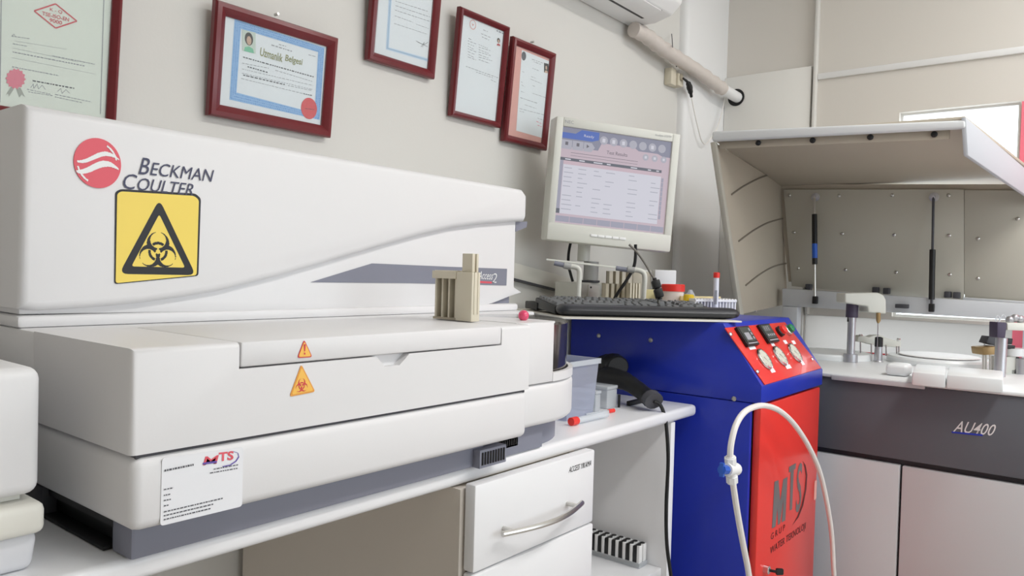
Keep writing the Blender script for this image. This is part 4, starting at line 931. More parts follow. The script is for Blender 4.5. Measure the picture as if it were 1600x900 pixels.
b = nb(); s0, s1 = at_x(1124, 226, LX+.02), at_x(1484, 208, LX+.02); slab(b, [s0+V((0, 0, .009)), s1+V((0, 0, .010)), s1-V((0, 0, .016)), s0-V((0, 0, .014))], (.006, 0, 0), .001); strip = obj('lip_strip', b, M['lid_in'], roof)
sc0 = None
for (x, y) in ((1185, 223.5), (1270, 219.5), (1360, 214.5), (1460, 210)):
    p = at_x(x, y, LX+.0195)
    if sc0 is None: sc0 = obj('screw', lathe(nb(), p, (-1, 0, 0), [(.0085, 0), (.0085, .004), (.005, .007)], 14), M['black'], roof, label='black hood screw'); p00 = p
    else: dup(sc0, p-p00)
# right outer side of the hood
sd = [TRp+V((-.004, -.002, .012)), at_x(1513, 243, LX), Plane(TRp, (TRp-CT).cross(V((0, 0, 1)))).at(1600, 304), CT+V((0, 0, .004))]
nn = (sd[1]-sd[0]).cross(sd[3]-sd[0]).normalized(); pr_s = Plane(sd[0], nn)
sd = [sd[0], pr_s.at(1513, 243), pr_s.at(1605, 306), pr_s.at(1645, 333), pr_s.at(1645, 292), pr_s.at(1600, 261)]
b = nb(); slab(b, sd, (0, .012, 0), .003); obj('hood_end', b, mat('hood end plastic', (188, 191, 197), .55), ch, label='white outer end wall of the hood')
# inner rear panel with screws
X2 = 2.97
pn = [at_x(1224, 296, X2), at_x(1506, 296, X2), at_x(1506, 474, X2+.05), at_x(1237, 447, X2+.05)]
nn = (pn[1]-pn[0]).cross(pn[3]-pn[0]).normalized()
if nn.x > 0: nn = -nn
b = nb(); slab(b, pn, nn*-.008, .001); ip = obj('inner_panel', b, M['lid_panel'], ch, label='screwed inner panel of the hood')
pp_ = Plane(pn[0], nn)
b = nb(); slab(b, [pp_.at(1507, 297, -.004), pp_.at(1640, 298, -.004), pp_.at(1640, 487, -.004), pp_.at(1507, 476, -.004)], nn*-.008, .001); ip2 = obj('inner_panel', b, M['lid_panel'], ch)
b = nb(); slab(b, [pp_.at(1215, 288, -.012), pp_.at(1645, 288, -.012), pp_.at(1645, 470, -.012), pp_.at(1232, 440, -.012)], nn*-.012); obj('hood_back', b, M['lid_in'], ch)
b = nb(); slab(b, [pp_.at(1505, 464, .002), pp_.at(1640, 473, .002), pp_.at(1640, 487, .002), pp_.at(1505, 476, .002)], nn*.012, .002); obj('edge_rail', b, M['beam'], ip2)
sq = [(1233.5, 305), (1311, 306), (1394, 305), (1482.5, 305), (1240.5, 363), (1316, 365), (1397, 367), (1483, 368), (1247, 419), (1321, 421.5), (1400, 425.5), (1484, 429)]
s0 = None
for i, (x, y) in enumerate(sq):
    p = pp_.at(x, y)
    if s0 is None: s0 = obj('screw', lathe(nb(), p, nn, [(.006, 0), (.006, .002), (.003, .005)], 12), M['steel'], ip); p00 = p
    else: dup(s0, p-p00)
for (x, y) in ((1528, 373), (1590, 342), (1528, 435)):
    p = pp_.at(x, y, -.004); c = s0.copy(); C.objects.link(c); c.parent = ip2; c.location = p-p00
# hinge blocks along the lower edge
hb0 = None
for (x, y) in ((1262, 447), (1367, 452), (1384, 453.5), (1480, 459), (1494, 460)):
    p = at_x(x, y, 2.99)
    if hb0 is None: b = nb(); box(b, p.x, p.x+.03, p.y-.010, p.y+.010, p.z-.014, p.z+.008, .003); hb0 = obj('hinge', b, M['dark_grey'], ch); p00 = p
    else: dup(hb0, p-p00)
# gas struts
for k, (tp0, m1, bt_) in enumerate((((1272.5, 308), (1272.5, 332), (1273.5, 468)), ((1458.5, 308), (1458, 330), (1455.5, 480)))):
    a = pp_.at(tp0[0], tp0[1], .012); d = at_x(bt_[0], bt_[1], 2.925)
    st_ = obj('gas_strut', tube(nb(), [a.lerp(d, .17 if k == 0 else .48), a.lerp(d, .66 if k == 0 else .93)], .0095, 14), M['black'], ch, label='black gas strut body')
    obj('strut_rod', tube(nb(), [a, d], .0042, 10), M['steel'] if k == 0 else M['dark_grey'], st_)
    b = nb(); lathe(b, a+nn*-.012, nn, [(.016, 0), (.016, .003), (.006, .005), (.006, .016)], 14); obj('strut_mount', b, M['alu'], st_)
    b = nb(); box(b, d.x-.008, d.x+.012, d.y-.008, d.y+.008, d.z-.016, d.z+.012, .002); obj('strut_clip', b, M['black'], st_)
    if k == 0:
        b = nb(); p = a.lerp(d, .5); tube(b, [a.lerp(d, .46), a.lerp(d, .6)], .0098, 14); obj('strut_band', b, M['valve_blue'], st_, label='blue band')
# deck furniture
ZK2 = ZD+.0113
def disc_cover(c, r, h, name, lab, sy=1.):
    t = nb(); lathe(t, (c.x, c.y, ZK2), (0, 0, 1), [(r, 0), (r, h*.7), (r*.97, h), (r*.3, h+.004)], 48); return obj(name, t, M['deck'], ch, label=lab)
c = at_z(1296, 558, ZK2); disc_cover(c, .135, .020, 'round_cover', 'round white cover at the left of the deck')
c = at_z(1466, 568, ZK2); disc_cover(c, .155, .022, 'round_cover', 'large round white reagent cover'); b = nb(); lathe(b, (c.x, c.y, ZK2+.026), (0, 0, 1), [(.12, 0), (.118, .003), (.03, .005)], 40); obj('cover_disc', b, M['white_paint'], ch)
# probe arm
p = at_z(1329, 556, ZK2+.02); p.z = ZK2; b = nb(); lathe(b, p, (0, 0, 1), [(.022, 0), (.022, .026), (.0125, .027), (.0125, .2)], 18); arm = obj('probe_column', b, M['alu'], ch)
dp = p.dot(FW)
def up_at(px, py): return at_d(px, py, dp)
b = nb(); tube(b, [up_at(1332, 473), up_at(1331, 496)], .019, 16); obj('column_sleeve', b, M['violet'], arm); b = nb(); tube(b, [up_at(1331, 495), up_at(1330.5, 503)], .014, 16); obj('column_collar', b, M['black'], arm)
dn_ = dp-.05
A = lambda x, y: at_d(x, y, dn_)
hull = [A(1320.5, 458), A(1372, 457), A(1381, 461), A(1385, 469), A(1385, 490.5), A(1357, 488), A(1356.5, 478.5), A(1320.5, 473)]
b = nb(); slab(b, hull, FW*.07, .005, 3); obj('probe_arm', b, M['lcd_grey'], arm, label='white probe arm')
b = nb(); tube(b, [A(1372.5, 489), A(1372.5, 501), A(1372, 505)], .007, 10, rs=[.007, .007, .003]); obj('needle_holder', b, M['brass'], arm, label='brass needle holder'); b = nb(); tube(b, [A(1372, 503), A(1370, 562)], .0014, 6); obj('needle', b, M['steel'], arm)
# mixer star and short posts
dm = at_z(1376, 566, ZK2).dot(FW)+.08; A = lambda x, y: at_d(x, y, dm)
b = nb(); hull = [A(1340.5, 526), A(1347, 524), A(1358, 527), A(1366, 524), A(1377, 523.5), A(1386, 528), A(1399, 532), A(1408, 532), A(1408, 543), A(1398, 542.5), A(1380, 541), A(1362, 538.5), A(1352, 535.5), A(1340.5, 534)]
slab(b, hull, FW*.04, .003); mx_ = obj('mixer_head', b, M['lcd_grey'], ch)
b = nb()
for x, y0_, y1_ in ((1344.5, 534, 553), (1361.5, 537, 560), (1384.5, 539, 556), (1401, 541, 559), (1404.5, 541, 559)): tube(b, [A(x, y0_), A(x, y1_)], .0024, 6)
for x, y in ((1345, 525), (1404, 531)): tube(b, [A(x, y), A(x, y-2.5)], .006, 8)
obj('mixer_rod', b, M['steel'], mx_)['kind'] = 'stuff'
p = at_z(1372, 565, ZK2); b = nb(); lathe(b, p, (0, 0, 1), [(.016, 0), (.013, .004), (.012, .055)], 16); po = obj('short_post', b, M['alu'], ch); b = nb(); lathe(b, p+V((0, 0, .05)), (0, 0, 1), [(.013, 0), (.013, .03), (.007, .033)], 12); obj('post_cap', b, M['black'], po)
# front covers: two thick white segments
def seg(pxs, name, h=.045):
    pts = [at_z(x, y, ZK2) for x, y in pxs]; return obj(name, slab(nb(), pts, (0, 0, h), .005, 2), M['deck'], ch)
seg([(1424.5, 602), (1477, 607), (1478, 592), (1430, 588)], 'segment_cover', .036); seg([(1478.5, 607), (1567, 615), (1566, 600), (1482, 592)], 'segment_cover', .036)
b = nb(); p = at_z(1400, 588, ZK2); box(b, p.x, p.x+.07, p.y-.03, p.y+.03, ZK2, ZK2+.035, .012, 3); obj('corner_block', b, M['deck'], ch)
b = nb(); p0, p1 = at_x(1300, 588, XA-.004), at_x(1446, 603, XA-.004); box(b, XA-.012, XA-.0065, p1.y, p0.y, ZD-.006, ZD+.008, .002); obj('deck_lip', b, M['beam'], ch)
b = nb(); p0, p1 = at_z(1310, 548, ZK2), at_z(1440, 560, ZK2); slab(b, [p0, p1, p1+V((.012, 0, 0)), p0+V((.012, 0, 0))], (0, 0, .004)); obj('red_rail', b, M['red_ink'], ch, 0, label='thin red guide line')
# right reagent mechanism
p = at_z(1561.5, 588, ZK2); dp2 = p.dot(FW); A = lambda x, y, k=0: at_d(x, y, dp2+k)
b = nb(); tube(b, [V((p.x, p.y, ZK2)), A(1565, 528)], .0155, 18); rc = obj('probe_column', b, M['alu'], ch)
b = nb(); slab(b, [A(1558.5, 503, -.02), A(1574, 504, -.02), A(1571, 528.5, -.02), A(1558, 527.5, -.02)], FW*.04, .003); obj('column_block', b, M['violet'], rc)
b = nb(); slab(b, [A(1574, 504, .0), A(1640, 506, .0), A(1640, 518, .0), A(1574, 516, .0)], FW*.05, .003); obj('column_arm', b, M['lcd_grey'], rc)
b = nb(); slab(b, [A(1535, 543, .05), A(1559, 541, .05), A(1559, 554, .05), A(1537, 555, .05)], FW*.06, .003); wm = obj('wash_block', b, M['brass'], ch)
b = nb(); slab(b, [A(1541, 536, .07), A(1546, 525, .07), A(1558, 527, .07), A(1559, 541, .07)], FW*.04, .002); obj('wash_head', b, M['dark_grey'], wm)
b = nb()
for x in (1536.5, 1540.5, 1547, 1556): tube(b, [A(x, 554, .08), A(x, 584, .08)], .0032, 6)
obj('wash_post', b, M['steel'], wm)['kind'] = 'stuff'
b = nb()
for pts in ([(1543, 538), (1552, 512), (1558, 494), (1562, 500), (1560, 520)], [(1547, 534), (1557, 510), (1567, 492), (1572, 498)], [(1538, 545), (1540, 532), (1550, 522)]): tube(b, [A(x, y, .09) for x, y in pts], .002, 6, sm=5)
obj('wash_tubing', b, M['clear'], wm)['kind'] = 'stuff'
b = nb(); slab(b, [A(1570, 538, .08), A(1587, 540, .08), A(1586, 546, .08), A(1569, 545, .08)], FW*.05, .002); slab(b, [A(1573, 528, .09), A(1583, 529, .09), A(1582, 538, .09), A(1572, 538, .09)], FW*.04, .002); pk = obj('pump_head', b, M['black'], ch)
b = nb(); tube(b, [A(1584, 544, .1), A(1584, 556, .1)], .03, 20); obj('pump_dome', b, M['deck'], pk)
b = nb(); slab(b, [A(1567, 558, .08), A(1588, 557, .08), A(1586, 588, .08), A(1567, 587, .08)], FW*.06, .002); obj('pump_box', b, M['lcd_grey'], pk); b = nb(); slab(b, [A(1588, 558, .08), A(1593, 558, .08), A(1592, 586, .08), A(1581, 586, .08), A(1581, 578, .08), A(1588, 577, .08)], FW*.05, .001); obj('pump_bracket', b, M['black'], pk)
b = nb(); tube(b, [A(1598, 560, .08), A(1598, 588, .08)], .022, 18); obj('pump_cylinder', b, M['alu'], pk)
b = nb()
for (x, y) in ((1578, 500), (1586, 497), (1594, 499)): ball(b, A(x, y, .03), .012, 8)
obj('tubing_joint', b, M['alu'], rc)['kind'] = 'stuff'

# red curtain at the right edge
b = nb(); n_ = 40; y0_, y1_ = .295, -.35; pts = []
for i in range(n_+1):
    t_ = i/n_; pts.append(V((3.137+.005*math.sin(t_*n_*.9), y0_+(y1_-y0_)*t_, -.33)))
top_ = .63
ff = [b.verts.new(p) for p in pts]; gg = [b.verts.new(V((p.x, p.y, top_))) for p in pts]
f2 = [b.verts.new(p+V((.004, 0, 0))) for p in pts]; g2 = [b.verts.new(V((p.x+.004, p.y, top_))) for p in pts]
for i in range(n_):
    b.faces.new([ff[i], ff[i+1], gg[i+1], gg[i]]); b.faces.new([f2[i], g2[i], g2[i+1], f2[i+1]]); b.faces.new([gg[i], gg[i+1], g2[i+1], g2[i]]); b.faces.new([ff[i], f2[i], f2[i+1], ff[i+1]])
b.faces.new([ff[0], gg[0], g2[0], f2[0]]); b.faces.new([ff[-1], f2[-1], g2[-1], gg[-1]])
o = obj('curtain', b, M['curtain'], None, 60); tag(o, 'pinkish red curtain on the far wall at the right edge', 'curtain')

# ------------------------------------------------------------------ framed certificates on the left wall
LEAN = .026
def framed(name, px, label, fw, paper, extra=None, height=None):
    tl, tr, bl, br = px
    n = V((0, -1, -LEAN/.3)).normalized(); P0 = V((0, RY1-.006, .29)) ; front = Plane(P0+n*.016, n)
    # fit an upright rectangle to the four sightlines
    A_, B_, C_, D_ = [front.at(*q) for q in (tl, tr, bl, br)]
    xa, xb_ = (A_.x+C_.x)/2, (B_.x+D_.x)/2; zb_, zt_ = (C_.z+D_.z)/2, (A_.z+B_.z)/2
    up = V((0, -n.z/n.y*-1, 1)); up = (V((0, 0, 1))-n*V((0, 0, 1)).dot(n)).normalized(); ux = V((1, 0, 0))
    yb = RY1-.006
    o_ = V((xa, yb, zb_)); W_, H_ = xb_-xa, (zt_-zb_)/up.z
    # keep the foot of the frame just off the wall
    fr = empty(name, V(((xa+xb_)/2, yb, zb_)), label, 'frame')
    P = lambda u, v, h: o_+ux*u+up*v+n*h
    prof = [(0, 0), (0, .012), (.003, .017), (fw*.45, .019), (fw*.8, .014), (fw, .009), (fw, 0)]
    b = nb(); rings = []
    for d_, h in prof: rings.append([b.verts.new(P(*c, h)) for c in ((d_, d_), (W_-d_, d_), (W_-d_, H_-d_), (d_, H_-d_))])
    for r1, r2 in zip(rings, rings[1:]):
        for j in range(4): b.faces.new([r1[j], r1[(j+1) % 4], r2[(j+1) % 4], r2[j]])
    for j in range(4): b.faces.new([rings[-1][j], rings[-1][(j+1) % 4], rings[0][(j+1) % 4], rings[0][j]])
    obj('frame_moulding', b, M['frame'], fr, 30)
    obj('backing', slab(nb(), [P(fw*.6, fw*.6, .001), P(W_-fw*.6, fw*.6, .001), P(W_-fw*.6, H_-fw*.6, .001), P(fw*.6, H_-fw*.6, .001)], n*.003), M['lam_side'], fr, 0)
    sheet = obj('paper_sheet', slab(nb(), [P(fw*.8, fw*.8, .0042), P(W_-fw*.8, fw*.8, .0042), P(W_-fw*.8, H_-fw*.8, .0042), P(fw*.8, H_-fw*.8, .0042)], n*.0008), M[paper], fr, 0)
    obj('glass_pane', slab(nb(), [P(fw*.85, fw*.85, .0075), P(W_-fw*.85, fw*.85, .0075), P(W_-fw*.85, H_-fw*.85, .0075), P(fw*.85, H_-fw*.85, .0075)], n*.001), M['glass'], fr, 0)
    return fr, sheet, P, W_, H_, n, Plane(o_+n*.0052, n)
def prints(sheet, pl, lines, m_, name='small_print'):
    b = nb()
    for (a, c, h) in lines: dashes(b, pl, a, c, h, None, .0003, .85)
    return obj(name, b, M[m_], sheet, 0)
def polyp(sheet, pl, pts, m_, name, off=.0002):
    b = nb(); fan(b, [pl.at(x, y, off) for x, y in pts]); return obj(name, b, M[m_], sheet, 0)
def ring_border(sheet, pl, outer, inner, m_, name, off=.0002):
    b = nb()
    for i in range(4):
        j = (i+1) % 4; fan(b, [pl.at(*outer[i], off), pl.at(*outer[j], off), pl.at(*inner[j], off), pl.at(*inner[i], off)])
    return obj(name, b, M[m_], sheet, 0)
def portrait(sheet, pl, c, w_, h_, blouse, bg_='photo_bg'):
    P = lambda u, v, o=0: pl.at(c[0]+u*w_/2, c[1]+v*h_/2+u*w_*.12, .0004+o)
    b = nb(); fan(b, [P(-1, -1), P(1, -1), P(1, 1), P(-1, 1)]); ph_ = obj('photo', b, M[bg_], sheet, 0)
    def el(cx, cy, rx, ry, m_, nm, o):
        b = nb(); fan(b, [P(cx+rx*math.cos(k*PI/8), cy+ry*math.sin(k*PI/8), o) for k in range(16)]); obj(nm, b, M[m_], sheet, 0)
    b = nb(); fan(b, [P(-.75, 1, .0001), P(-.6, .6, .0001), P(0, .45, .0001), P(.6, .6, .0001), P(.75, 1, .0001)]); obj('photo_blouse', b, M[blouse], sheet, 0)
    el(0, -.25, .62, .62, 'hair', 'photo_hair', .0002); el(.02, -.1, .36, .42, 'skin', 'photo_face', .0003)

# 1: large green certificate, cut by the left edge
fr, sh1, P, W_, H_, n, p1 = framed('certificate_frame', ((-55, -170), (189, -80), (-70, 160), (186, 216)), 'dark red frame with the large pale green certificate at the left', .016, 'paper_green')
b = nb()
def line(bm, pl, a, c, w_, off=.0003):
    a3, c3 = pl.at(*a, off), pl.at(*c, off); d = (c3-a3).normalized(); s = d.cross(pl.n)*w_/2; fan(bm, [a3-s, c3-s, c3+s, a3+s])
for a, c in (((2, 0), (0, 160)), ((163, -20), (157, 178))): line(b, p1, a, c, .0012)
obj('border_line', b, M['ink_light'], sh1, 0)
b = nb(); rh = [(53.5, 17), (87, 6), (120, 33), (87, 44)]
for i in range(4): line(b, p1, rh[i], rh[(i+1) % 4], .0022)
text(b, 'K - Q', p1.at(77.5, 17.5), p1.at(97, 22.5), p1.at(78, 12), p1.n, .0004, .01); text(b, 'TSE-ISO-EN', p1.at(65.5, 23.5), p1.at(107.5, 34), p1.at(66, 17.5), p1.n, .0004, .01); text(b, '9000', p1.at(77, 34), p1.at(96.5, 39), p1.at(77.5, 28), p1.n, .0004, .01)
obj('red_stamp', b, M['red_ink'], sh1, 0)
prints(sh1, p1, [((18, 57), (46, 61), 1.2), ((20, 69), (43, 73), 1.2), ((20, 82), (133, 104), 1.6), ((82, 88), (148, 101), 1.4), ((19, 105), (92, 119), 1.4), ((42, 140), (80, 148), 1.1), ((44, 144), (82, 150), 1.1), ((86, 148), (143, 160), 1.2), ((86, 152), (128, 161), 1.2)], 'ink_light')
prints(sh1, p1, [((51, 127), (116, 139), 1.9)], 'ink')
b = nb()
for pts in ([(48, 137), (52, 131), (53, 138), (58, 131), (60, 139), (66, 133), (71, 140)], [(90, 143), (95, 138), (97, 146), (103, 140), (109, 146)], [(18, 57), (22, 53), (24, 58)]):
    for a, c in zip(pts, pts[1:]): line(b, p1, a, c, .0007)
for a, c in (((23, 64), (104, 77)), ((20, 75), (120, 96)), ((18, 90), (150, 116))): line(b, p1, a, c, .0004)
obj('signature', b, M['ink_light'], sh1, 0)
b = nb(); c0 = p1.at(24.5, 122.5, .0006); up1 = (V((0, 0, 1))-n*n.z).normalized()
pts = []
for k in range(56):
    q = 1. if k % 4 < 2 else .88; a = 2*PI*k/56; pts.append(p1.at(24.5+15.5*q*math.cos(a), 123+16*q*math.sin(a), .0006))
fan(b, pts); rs_ = obj('rosette', b, M['pink'], sh1, 0, label='pink notched paper rosette')
b = nb(); fan(b, [p1.at(*q, .0004) for q in ((17, 136), (23, 137), (14, 151), (12.5, 145.5), (8.5, 149.5))]); fan(b, [p1.at(*q, .0004) for q in ((25, 137), (32, 137), (39.5, 152), (34, 147.5), (30.5, 152))]); obj('rosette_ribbon', b, M['ribbon'], rs_, 0)
# 2: landscape certificate with blue ornamental border
fr, s2, P, W_, H_, n, p2 = framed('certificate_frame', ((340, -1), (529, 57), (326, 178), (518.5, 215)), 'dark red landscape frame holding a blue bordered certificate with a red seal', .024, 'paper')
ou = [(366.5, 29.5), (507, 74.5), (499.5, 187.5), (358.5, 155.5)]; iu = [(376.5, 45), (497, 81.5), (491.5, 176.5), (369.5, 144.5)]
ring_border(s2, p2, ou, iu, 'blue_ink', 'blue_border')
b = nb(); random.seed(5)
for i in range(4):
    j = (i+1) % 4; L_ = math.dist(ou[i], ou[j]); nn_ = int(L_/3.0)
    for row in range(3):
        for k in range(nn_):
            t_ = (k+.5+.5*(row % 2))/nn_; q = (.2+.3*row)
            a = (ou[i][0]+(ou[j][0]-ou[i][0])*t_, ou[i][1]+(ou[j][1]-ou[i][1])*t_); c = (iu[i][0]+(iu[j][0]-iu[i][0])*t_, iu[i][1]+(iu[j][1]-iu[i][1])*t_)
            m_ = (a[0]+(c[0]-a[0])*q, a[1]+(c[1]-a[1])*q); s = random.uniform(.7, 1.2); fan(b, [p2.at(m_[0]-s, m_[1], .0003), p2.at(m_[0], m_[1]-s, .0003), p2.at(m_[0]+s, m_[1], .0003), p2.at(m_[0], m_[1]+s, .0003)])
obj('border_ornament', b, mat('ornament blue ink', (98, 148, 212), .7), s2, 0)['kind'] = 'stuff'
portrait(s2, p2, (389, 65), 21, 33, 'photo_green')
t = nb(); text(t, 'Uzmanl\u0131k', p2.at(406, 87), p2.at(441, 97.5), p2.at(407, 74), p2.n, .0004, .015, .1); text(t, 'Belgesi', p2.at(445, 98), p2.at(472, 105), p2.at(446, 85), p2.n, .0004, .015, .1); obj('lettering', t, M['gold_ink'], s2, 0)
prints(s2, p2, [((424, 71), (456, 81), 1.6), ((436, 70), (447, 73), 1.2), ((482, 86), (493, 89), 1)], 'ink_light')
prints(s2, p2, [((380, 90), (490, 121), 1.7)], 'ink')
prints(s2, p2, [((378.5, 99), (420, 107), .8), ((430, 110), (489, 128), .8), ((378, 108), (489, 134), .7), ((450, 134), (488, 142), .8), ((378, 114.5), (488, 140), .7), ((377, 123), (487, 150), .8)], 'ink_light')
prints(s2, p2, [((387, 105), (418, 114), 1.7), ((380, 118), (445, 133), 1.6), ((474, 147), (488, 150), 1.4)], 'ink')
b = nb(); c0 = p2.at(483, 169.5, .0006); fan(b, [c0+V((1, 0, 0))*.0205*math.cos(k*PI/20)+up1*.0225*math.sin(k*PI/20) for k in range(40)]); se = obj('red_seal', b, M['seal'], s2, 0, label='round red seal')
b = nb(); dashes(b, p2, (477, 170), (491, 172), 1, None, .0009); obj('small_print', b, M['frame'], se, 0)
b = nb(); q = p2.at(436.5, 24); lathe(b, V((q.x, RY1-.015, q.z+.004)), (0, -1, 0), [(.003, 0), (.003, .012)], 8); obj('hook', b, M['steel'], fr)
# 3: certificate cut by the top of the picture
fr, s3, P, W_, H_, n, p3 = framed('certificate_frame', ((594, -84), (701, -45), (587, 92), (688, 121)), 'dark red frame holding a patterned border diploma, cut by the top edge', .021, 'paper')
ou = [(611, -60), (686, -30), (678, 99), (603, 77)]; iu = [(615, -54), (682, -27), (674, 93), (607.5, 74)]
ring_border(s3, p3, ou, iu, 'blue_ink2', 'pale_border')
b = nb()
for i in range(4):
    j = (i+1) % 4; L_ = math.dist(ou[i], ou[j])
    for k in range(int(L_/2.2)):
        t_ = (k+.5)/int(L_/2.2); a = (ou[i][0]+(ou[j][0]-ou[i][0])*t_, ou[i][1]+(ou[j][1]-ou[i][1])*t_); c = (iu[i][0]+(iu[j][0]-iu[i][0])*t_, iu[i][1]+(iu[j][1]-iu[i][1])*t_)
        m_ = ((a[0]+c[0])/2, (a[1]+c[1])/2); s = .75; fan(b, [p3.at(m_[0]-s, m_[1], .0003), p3.at(m_[0], m_[1]-s, .0003), p3.at(m_[0]+s, m_[1], .0003), p3.at(m_[0], m_[1]+s, .0003)])
obj('border_ornament', b, mat('teal grey ink', (112, 146, 166), .7), s3, 0)['kind'] = 'stuff'
prints(s3, p3, [((618, 2), (668, 18), .8), ((618, 9), (672, 27), .8), ((617, 16), (672, 34), .8), ((617, 25), (645, 35), .7), ((650, 38), (670, 45), .7), ((616, 37), (668, 54), .7), ((632, -10), (660, 0), 1)], 'ink_light')
b = nb()
for pts in ([(653, 66), (662, 70), (669, 66)], [(658, 73), (663, 66), (660, 74)], [(650, 64), (668, 73)]):
    for a, c in zip(pts, pts[1:]): line(b, p3, a, c, .0009)
obj('signature', b, M['ink'], s3, 0)
# 4 and 5: the pair of portrait certificates
fr, s4, P, W_, H_, n, p4 = framed('certificate_frame', ((726, 6.5), (801.5, 41), (710, 179), (788, 199)), 'dark red portrait frame holding a plain white certificate, left of the pink mounted one', .016, 'paper')
portrait(s4, p4, (779, 65), 7.5, 13, 'photo_red', 'paper')
prints(s4, p4, [((776, 49), (792, 56), 2.2)], 'ink_light'); prints(s4, p4, [((755, 47), (762, 50), .8), ((752, 53), (766, 59), .9), ((753, 58), (764, 63), 1), ((732, 60), (737, 63), .9)]+[((731, 64+i*4.2), (744-i % 3*2, 69+i*4.2), .8) for i in range(7)]+[((748, 70+i*3.9), (762+(i*5) % 9, 76+i*3.9), .8) for i in range(7)]+[((728, 104), (778, 122), .9), ((744, 113), (770, 122), .8), ((767, 125), (775, 129), .8)], 'ink_light')
b = nb(); c0 = p4.at(739, 38.5, .0004); vo = [b.verts.new(c0+V((1, 0, 0))*.0125*math.cos(k*PI/12)+up1*.0125*math.sin(k*PI/12)) for k in range(24)]; vi = [b.verts.new(c0+V((1, 0, 0))*.0105*math.cos(k*PI/12)+up1*.0105*math.sin(k*PI/12)) for k in range(24)]
for k in range(24): b.faces.new([vo[k], vo[(k+1) % 24], vi[(k+1) % 24], vi[k]])
fan(b, [c0+V((-.005, 0, 0))+up1*.003, c0-up1*.004, c0+V((.005, 0, 0))+up1*.003, c0+up1*.001]); obj('round_stamp', b, M['pink_card'], s4, 0)
fr, s5, P, W_, H_, n, p5 = framed('certificate_frame', ((805.5, 54), (872.5, 82), (793, 218), (858, 236)), 'dark red portrait frame with a salmon pink mount partly behind the monitor', .020, 'pink_card')
polyp(s5, p5, [(815.5, 78), (859, 96), (852, 217), (806.5, 204)], 'paper', 'certificate_sheet')
portrait(s5, p5, (853.5, 106.5), 7, 15, 'skin', 'hair')
b = nb(); c0 = p5.at(818.5, 87.5, .0005); fan(b, [c0+V((1, 0, 0))*.0105*math.cos(k*PI/12)+up1*.0125*math.sin(k*PI/12) for k in range(24)]); obj('round_crest', b, M['ink'], s5, 0)
prints(s5, p5, [((831, 93), (848, 99), .9), ((834, 97), (845, 101), .9), ((832, 107), (842, 111), .9), ((816, 112), (820, 114), .7), ((830, 120), (838, 123), .7), ((829, 124), (846, 131), .8), ((814, 128), (818, 130), .7), ((832, 134), (837, 136), .7), ((815, 133), (820, 136), .7), ((814, 143), (819, 145), .7), ((832, 146), (853, 153), .7), ((813, 153), (840, 162), 1.), ((820, 164), (838, 170), .7), ((812, 170), (850, 180), .8), ((812, 174), (820, 176), .7), ((840, 185), (849, 188), .7)], 'ink_light')
prints(s5, p5, [((838, 190), (847, 194), 1), ((840, 196), (847, 199), 1)], 'pink', 'stamp')
b = nb(); q = p5.at(840, 66); lathe(b, V((q.x, RY1-.012, q.z+.004)), (0, -1, 0), [(.003, 0), (.003, .012)], 8); obj('hook', b, M['steel'], fr)

# ------------------------------------------------------------------ air conditioner, pipe, socket
XR = at_y(986, 43, 1.395).x; zA = at_y(986, 43, 1.395).z
ac = empty('air_conditioner', (XR-.4, 1.29, zA), 'white wall mounted air conditioner above the certificates', 'air conditioner')
pf_ = [(1.398, zA), (1.30, zA-.004), (1.235, zA+.012), (1.20, zA+.045), (1.192, zA+.10), (1.20, zA+.27), (1.23, zA+.29), (1.398, zA+.29)]
b = nb(); slab(b, [(XR-.82, y, z) for y, z in pf_], (.82, 0, 0), .006, 3); obj('casing', b, M['white_paint'], ac)
def ac_at(px, py):                     # a point on the sloping underside
    return Plane((0, 1.30, zA-.004), (0, -.016, -.065)).at(px, py, .0006)
def under(x, y): return V((x, y, zA-.004+(1.30-y)*.246 if y < 1.30 else zA-.004+(y-1.30)*.04))
b = nb(); a, c = ac_at(948, -2), ac_at(1005, 29.5); d = V((1, 0, 0))
slab(b, [V((XR-.75, c.y-.004, under(0, c.y-.004).z-.0008)), V((c.x, c.y-.004, under(0, c.y-.004).z-.0008)), V((c.x, c.y+.006, under(0, c.y+.006).z-.0008)), V((XR-.75, c.y+.006, under(0, c.y+.006).z-.0008))], (0, 0, .001)); obj('outlet_slot', b, M['black'], ac, 0)
b = nb(); yy0 = c.y-.008; slab(b, [V((XR-.75, 1.237, under(0, 1.237).z-.001)), V((c.x, 1.237, under(0, 1.237).z-.001)), V((c.x, yy0, under(0, yy0).z-.001)), V((XR-.75, yy0, under(0, yy0).z-.001))], (0, 0, -.003), .001); obj('outlet_flap', b, M['white_paint'], ac)
b = nb(); slab(b, [V((c.x+.001, 1.237, under(0, 1.237).z-.0008)), V((c.x+.004, 1.237, under(0, 1.237).z-.0008)), V((c.x+.004, yy0, under(0, yy0).z-.0008)), V((c.x+.001, yy0, under(0, yy0).z-.0008))], (0, 0, .001)); obj('flap_gap', b, M['dark_grey'], ac, 0)
pts = [at_y(990, 46, 1.355), at_y(1008, 55, 1.35), at_y(1030, 72, 1.345), at_y(1060, 92, 1.34), at_y(1085, 108, 1.33), at_y(1112, 127, 1.32), at_y(1137, 144.5, 1.305)]
pts.append(V((3.149, pts[-1].y-.005, pts[-1].z-.005)))
pip = empty('coolant_pipe', (2.7, 1.34, .82), 'taped beige coolant pipe from the air conditioner into the far wall', 'pipe')
obj('pipe_wrap', tube(nb(), pts[:-2]+[at_y(1130, 140, 1.308)], .026, 14, rs=[.026+.0022*math.sin(i*1.9)+.0012*math.sin(i*4.1) for i in range(37)], sm=6), M['tape'], pip)
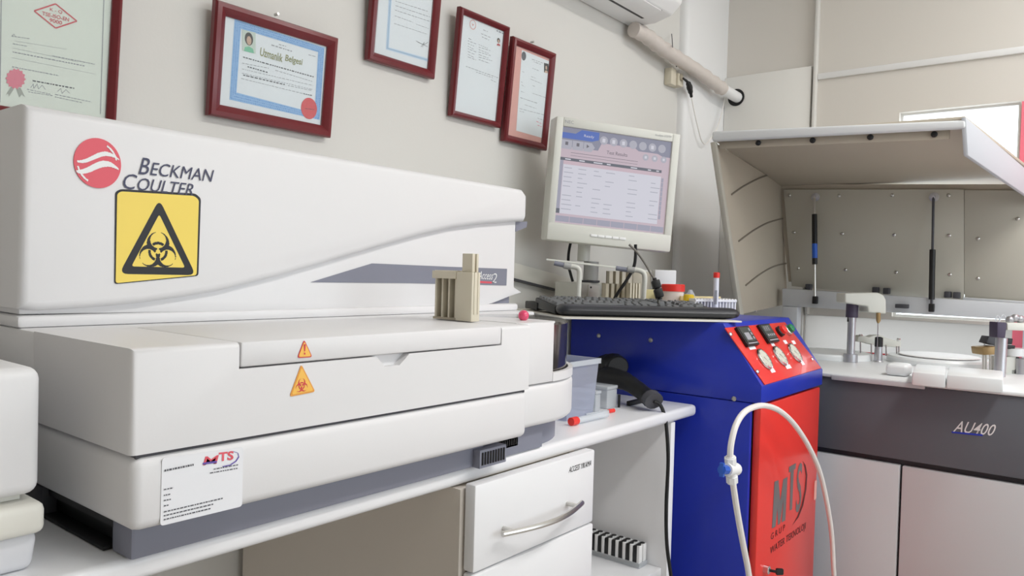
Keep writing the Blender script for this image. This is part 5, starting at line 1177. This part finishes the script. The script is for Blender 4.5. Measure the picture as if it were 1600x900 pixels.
pe = pts[-2]; b = nb(); tube(b, [at_y(1128, 138.5, 1.309), V((3.147, pe.y, pe.z-.002))], .022, 14); obj('pipe_end', b, M['white_paint'], pip)
hc = V((3.127, pe.y+.006, pe.z)); b = nb(); lathe(b, V((3.1275, hc.y, hc.z)), (-1, 0, 0), [(.036, 0), (.036, .002)], 24); o = obj('wall_hole', b, M['rubber']); tag(o, 'dark round pipe hole in the far wall below the ledge', 'hole')
obj('pipe_strap', tube(nb(), [at_y(1051, 74, 1.30), at_y(1050, 58, 1.385), at_y(1049.5, 53, 1.39)], .0016, 6), M['ink'], pip); obj('drip_wire', tube(nb(), [at_y(1003, 52, 1.374), at_y(1030, 78, 1.372), at_y(1055, 97, 1.37), at_y(1057, 104, 1.38)], .0025, 6, sm=4), M['ink'], pip)
so = empty('wall_socket', at_y(1055, 135, 1.39), 'pale wall socket below the coolant pipe', 'socket')
a, c = at_y(1049, 105, 1.37), at_y(1055, 134, 1.37); b = nb(); box(b, a.x, c.x+.005, 1.368, 1.399, c.z, a.z, .003); obj('socket_box', b, M['tan'], so)
a, c = at_y(1057, 114, 1.37), at_y(1064, 137, 1.37); b = nb(); box(b, a.x, c.x, 1.36, 1.399, c.z, a.z, .004); obj('socket_plate', b, M['tan'], so)
b = nb(); lathe(b, V(((a.x+c.x)/2, 1.36, (a.z+c.z)/2+.01)), (0, -1, 0), [(.015, 0), (.015, .002), (.012, .0005)], 16); obj('socket_face', b, M['tan_dark'], so)
wp = empty('hanging_lead', at_y(1078, 140, 1.33), 'thin white lead with a black plug hanging in a loop near the corner', 'lead')
obj('plug', tube(nb(), [at_y(x, y, 1.345) for x, y in ((1067.5, 122.5), (1074, 128), (1077, 135), (1079, 144), (1080.5, 152))], .009, 10, rs=[.004, .005, .010, .012, .010, .006, .005], sm=3), M['black'], wp, label='black plug')
obj('lead_wire', tube(nb(), [at_y(x, y, 1.345-.0005*i) for i, (x, y) in enumerate(((1080.5, 152), (1086, 180), (1092, 205), (1097, 221), (1104, 224), (1118, 205), (1127, 180), (1132, 155)))], .0026, 8, sm=6), M['hose'], wp)
